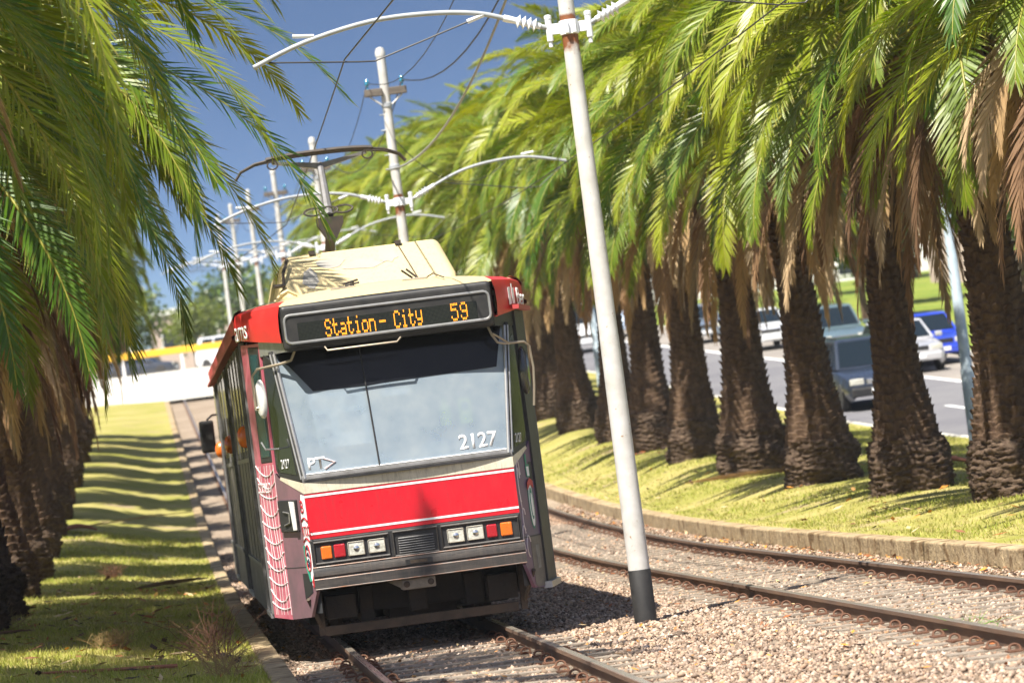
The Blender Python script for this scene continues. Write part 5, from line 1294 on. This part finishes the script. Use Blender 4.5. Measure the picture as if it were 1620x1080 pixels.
def building(x, y, w, d, h, mat, label, storeys, bays, roofm):
    z = P(y)-.2; t = empty('building', (x, y, z), 0, label, 'building', None)
    MB().box(-w/2, w/2, 0, d, 0, h).build('wall', mat, t)
    MB().box(-w/2-.25, w/2+.25, -.25, d+.25, h, h+.5).build('roof', roofm, t)
    for s in range(storeys):
        for b in range(bays):
            cx = -w/2+(b+.5)*w/bays; z0 = .9+s*h/storeys
            f = MB().box(cx-.75, cx+.75, -.06, .02, z0, z0+1.7).build('window', M['farwhite'], t)
            MB().box(cx-.62, cx+.62, -.08, -.055, z0+.12, z0+1.58).build('pane', M['glassdark'], f)
building(-11, 318, 16, 10, 9.5, M['farwhite'], 'white building beyond the crossing, partly behind left palm fronds', 3, 5, M['fargrey'])
building(5.5, 330, 14, 10, 8.0, M['farpink'], 'pinkish low building beyond the crossing left of the tram', 2, 4, M['farwhite'])
building(18, 345, 12, 10, 10, M['farwhite'], 'tall pale building in the haze behind the pantograph', 4, 4, M['fargrey'])
building(38, 232, 18, 10, 7, M['farwhite'], 'pale building behind the trees beyond the road', 2, 5, M['fargrey'])
building(44, 165, 12, 26, 7, M['farpink'], 'warm coloured house beyond the road', 2, 3, M['fargrey'])
# yellow barrier and vehicles at the top of the rise
b_ = empty('barrier', (1.0, 226, P(226)), 0, 'long yellow barrier across the street at the top of the rise', 'barrier')
MB().box(-9, 6, -.1, .1, 1.0, 1.4).build('barrier_board', M['yellow'], b_, bevel=.04)
for x in (-8, -4.5, -1, 2.5, 5.5): MB().box(x-.08, x+.08, -.06, .06, 0, 1.0).build('barrier_post', M['farwhite'], b_)
car(3.4, 236, P(236)+.02, 'blurred white van beyond the yellow barrier', 'van', carpaint('white_car_paint', (.7,.72,.74)), None, .9)
car(-2.5, 238, P(238)+.02, 'blurred dark car beyond the yellow barrier', 'wagon', carpaint('slate_paint', (.07,.09,.13)), None, 1.3)
def street_sign(x, y, label):
    t = empty('road_sign', (x, y, P(y)), 0, label, 'sign')
    MB().lathe([(.05,0),(.05,3.6),(0,3.6)], (0,0,0), (0,0,1), 10).build('post', M['pole'], t); MB().box(-.5,.5,-.08,-.05,2.5,3.5).build('board', M['yellow'], t, bevel=.05)

# ------------------------------------------------------------------ haze in the distance
hm = bpy.data.materials.new('haze'); hm.use_nodes = True; hn = hm.node_tree.nodes; hn.remove(hn['Principled BSDF'])
pv = hn.new('ShaderNodeVolumePrincipled'); pv.inputs['Color'].default_value = (.9,.95,1,1); pv.inputs['Density'].default_value = .0002
hm.node_tree.links.new(pv.outputs[0], hn['Material Output'].inputs['Volume'])
hz = MB().box(-700, 700, -60, 3400, -3, 40).build('haze', hm); tag(hz, 'thin pale air haze', kind='stuff')
# ------------------------------------------------------------------ light, sky, camera
W_ = bpy.data.worlds.new('World'); S.world = W_; W_.use_nodes = True
N, L = W_.node_tree.nodes, W_.node_tree.links
bg = N['Background']; bg.inputs[1].default_value = .064
sky = N.new('ShaderNodeTexSky'); sky.sky_type = 'NISHITA'; sky.sun_disc = False
EL = R(60); sd_ = Vector((-.6*math.cos(EL), -.8*math.cos(EL), math.sin(EL))).normalized()
sky.sun_elevation = EL; sky.sun_rotation = math.atan2(sd_.x, sd_.y) % (2*math.pi)
sky.air_density = 1.0; sky.dust_density = 1.8; sky.ozone_density = 5.0
tc = N.new('ShaderNodeTexCoord'); mp = N.new('ShaderNodeMapping'); mp.inputs['Scale'].default_value = (1,1,7.0); mp.inputs['Location'].default_value = (0,0,-.185)
L.new(tc.outputs['Generated'], mp.inputs[0]); nm = N.new('ShaderNodeVectorMath'); nm.operation = 'NORMALIZE'
L.new(mp.outputs[0], nm.inputs[0]); L.new(nm.outputs[0], sky.inputs[0])
hs = N.new('ShaderNodeHueSaturation'); hs.inputs['Saturation'].default_value = 1.08; L.new(sky.outputs[0], hs.inputs['Color']); L.new(hs.outputs[0], bg.inputs[0])
ld = bpy.data.lights.new('sun', 'SUN'); ld.energy = 5.0; ld.angle = R(.5); ld.color = (1, .94, .84)
sun = bpy.data.objects.new('sun', ld); COL.objects.link(sun); sun.rotation_euler = sd_.to_track_quat('Z', 'Y').to_euler(); sun.location = (-20,-20,40)
cam = bpy.data.cameras.new('camera'); co = bpy.data.objects.new('camera', cam); COL.objects.link(co); S.camera = co
cam.sensor_width = 36; cam.lens = 6000/1620*36; cam.clip_start = .5; cam.clip_end = 6000
yw, pi_, ro = R(5.5516), R(1.4477), R(7.35)
fwd = Vector((math.sin(yw)*math.cos(pi_), math.cos(yw)*math.cos(pi_), math.sin(pi_))); r0 = Vector((math.cos(yw), -math.sin(yw), 0)); u0 = r0.cross(fwd)
rr = r0*math.cos(ro)-u0*math.sin(ro); uu = r0*math.sin(ro)+u0*math.cos(ro)
co.matrix_world = Matrix(((rr.x,uu.x,-fwd.x,-2.3108),(rr.y,uu.y,-fwd.y,0),(rr.z,uu.z,-fwd.z,1.74),(0,0,0,1)))
cam.dof.use_dof = True; cam.dof.focus_distance = 34.0; cam.dof.aperture_fstop = 3.2
S.view_settings.view_transform = 'Standard'; S.view_settings.look = 'None'; S.view_settings.exposure = 1.2; S.view_settings.gamma = 1
S.cycles.use_denoising = True; S.cycles.max_bounces = 8; S.cycles.transparent_max_bounces = 12; S.cycles.diffuse_bounces = 3; S.cycles.glossy_bounces = 3
S.cycles.sample_clamp_indirect = 4
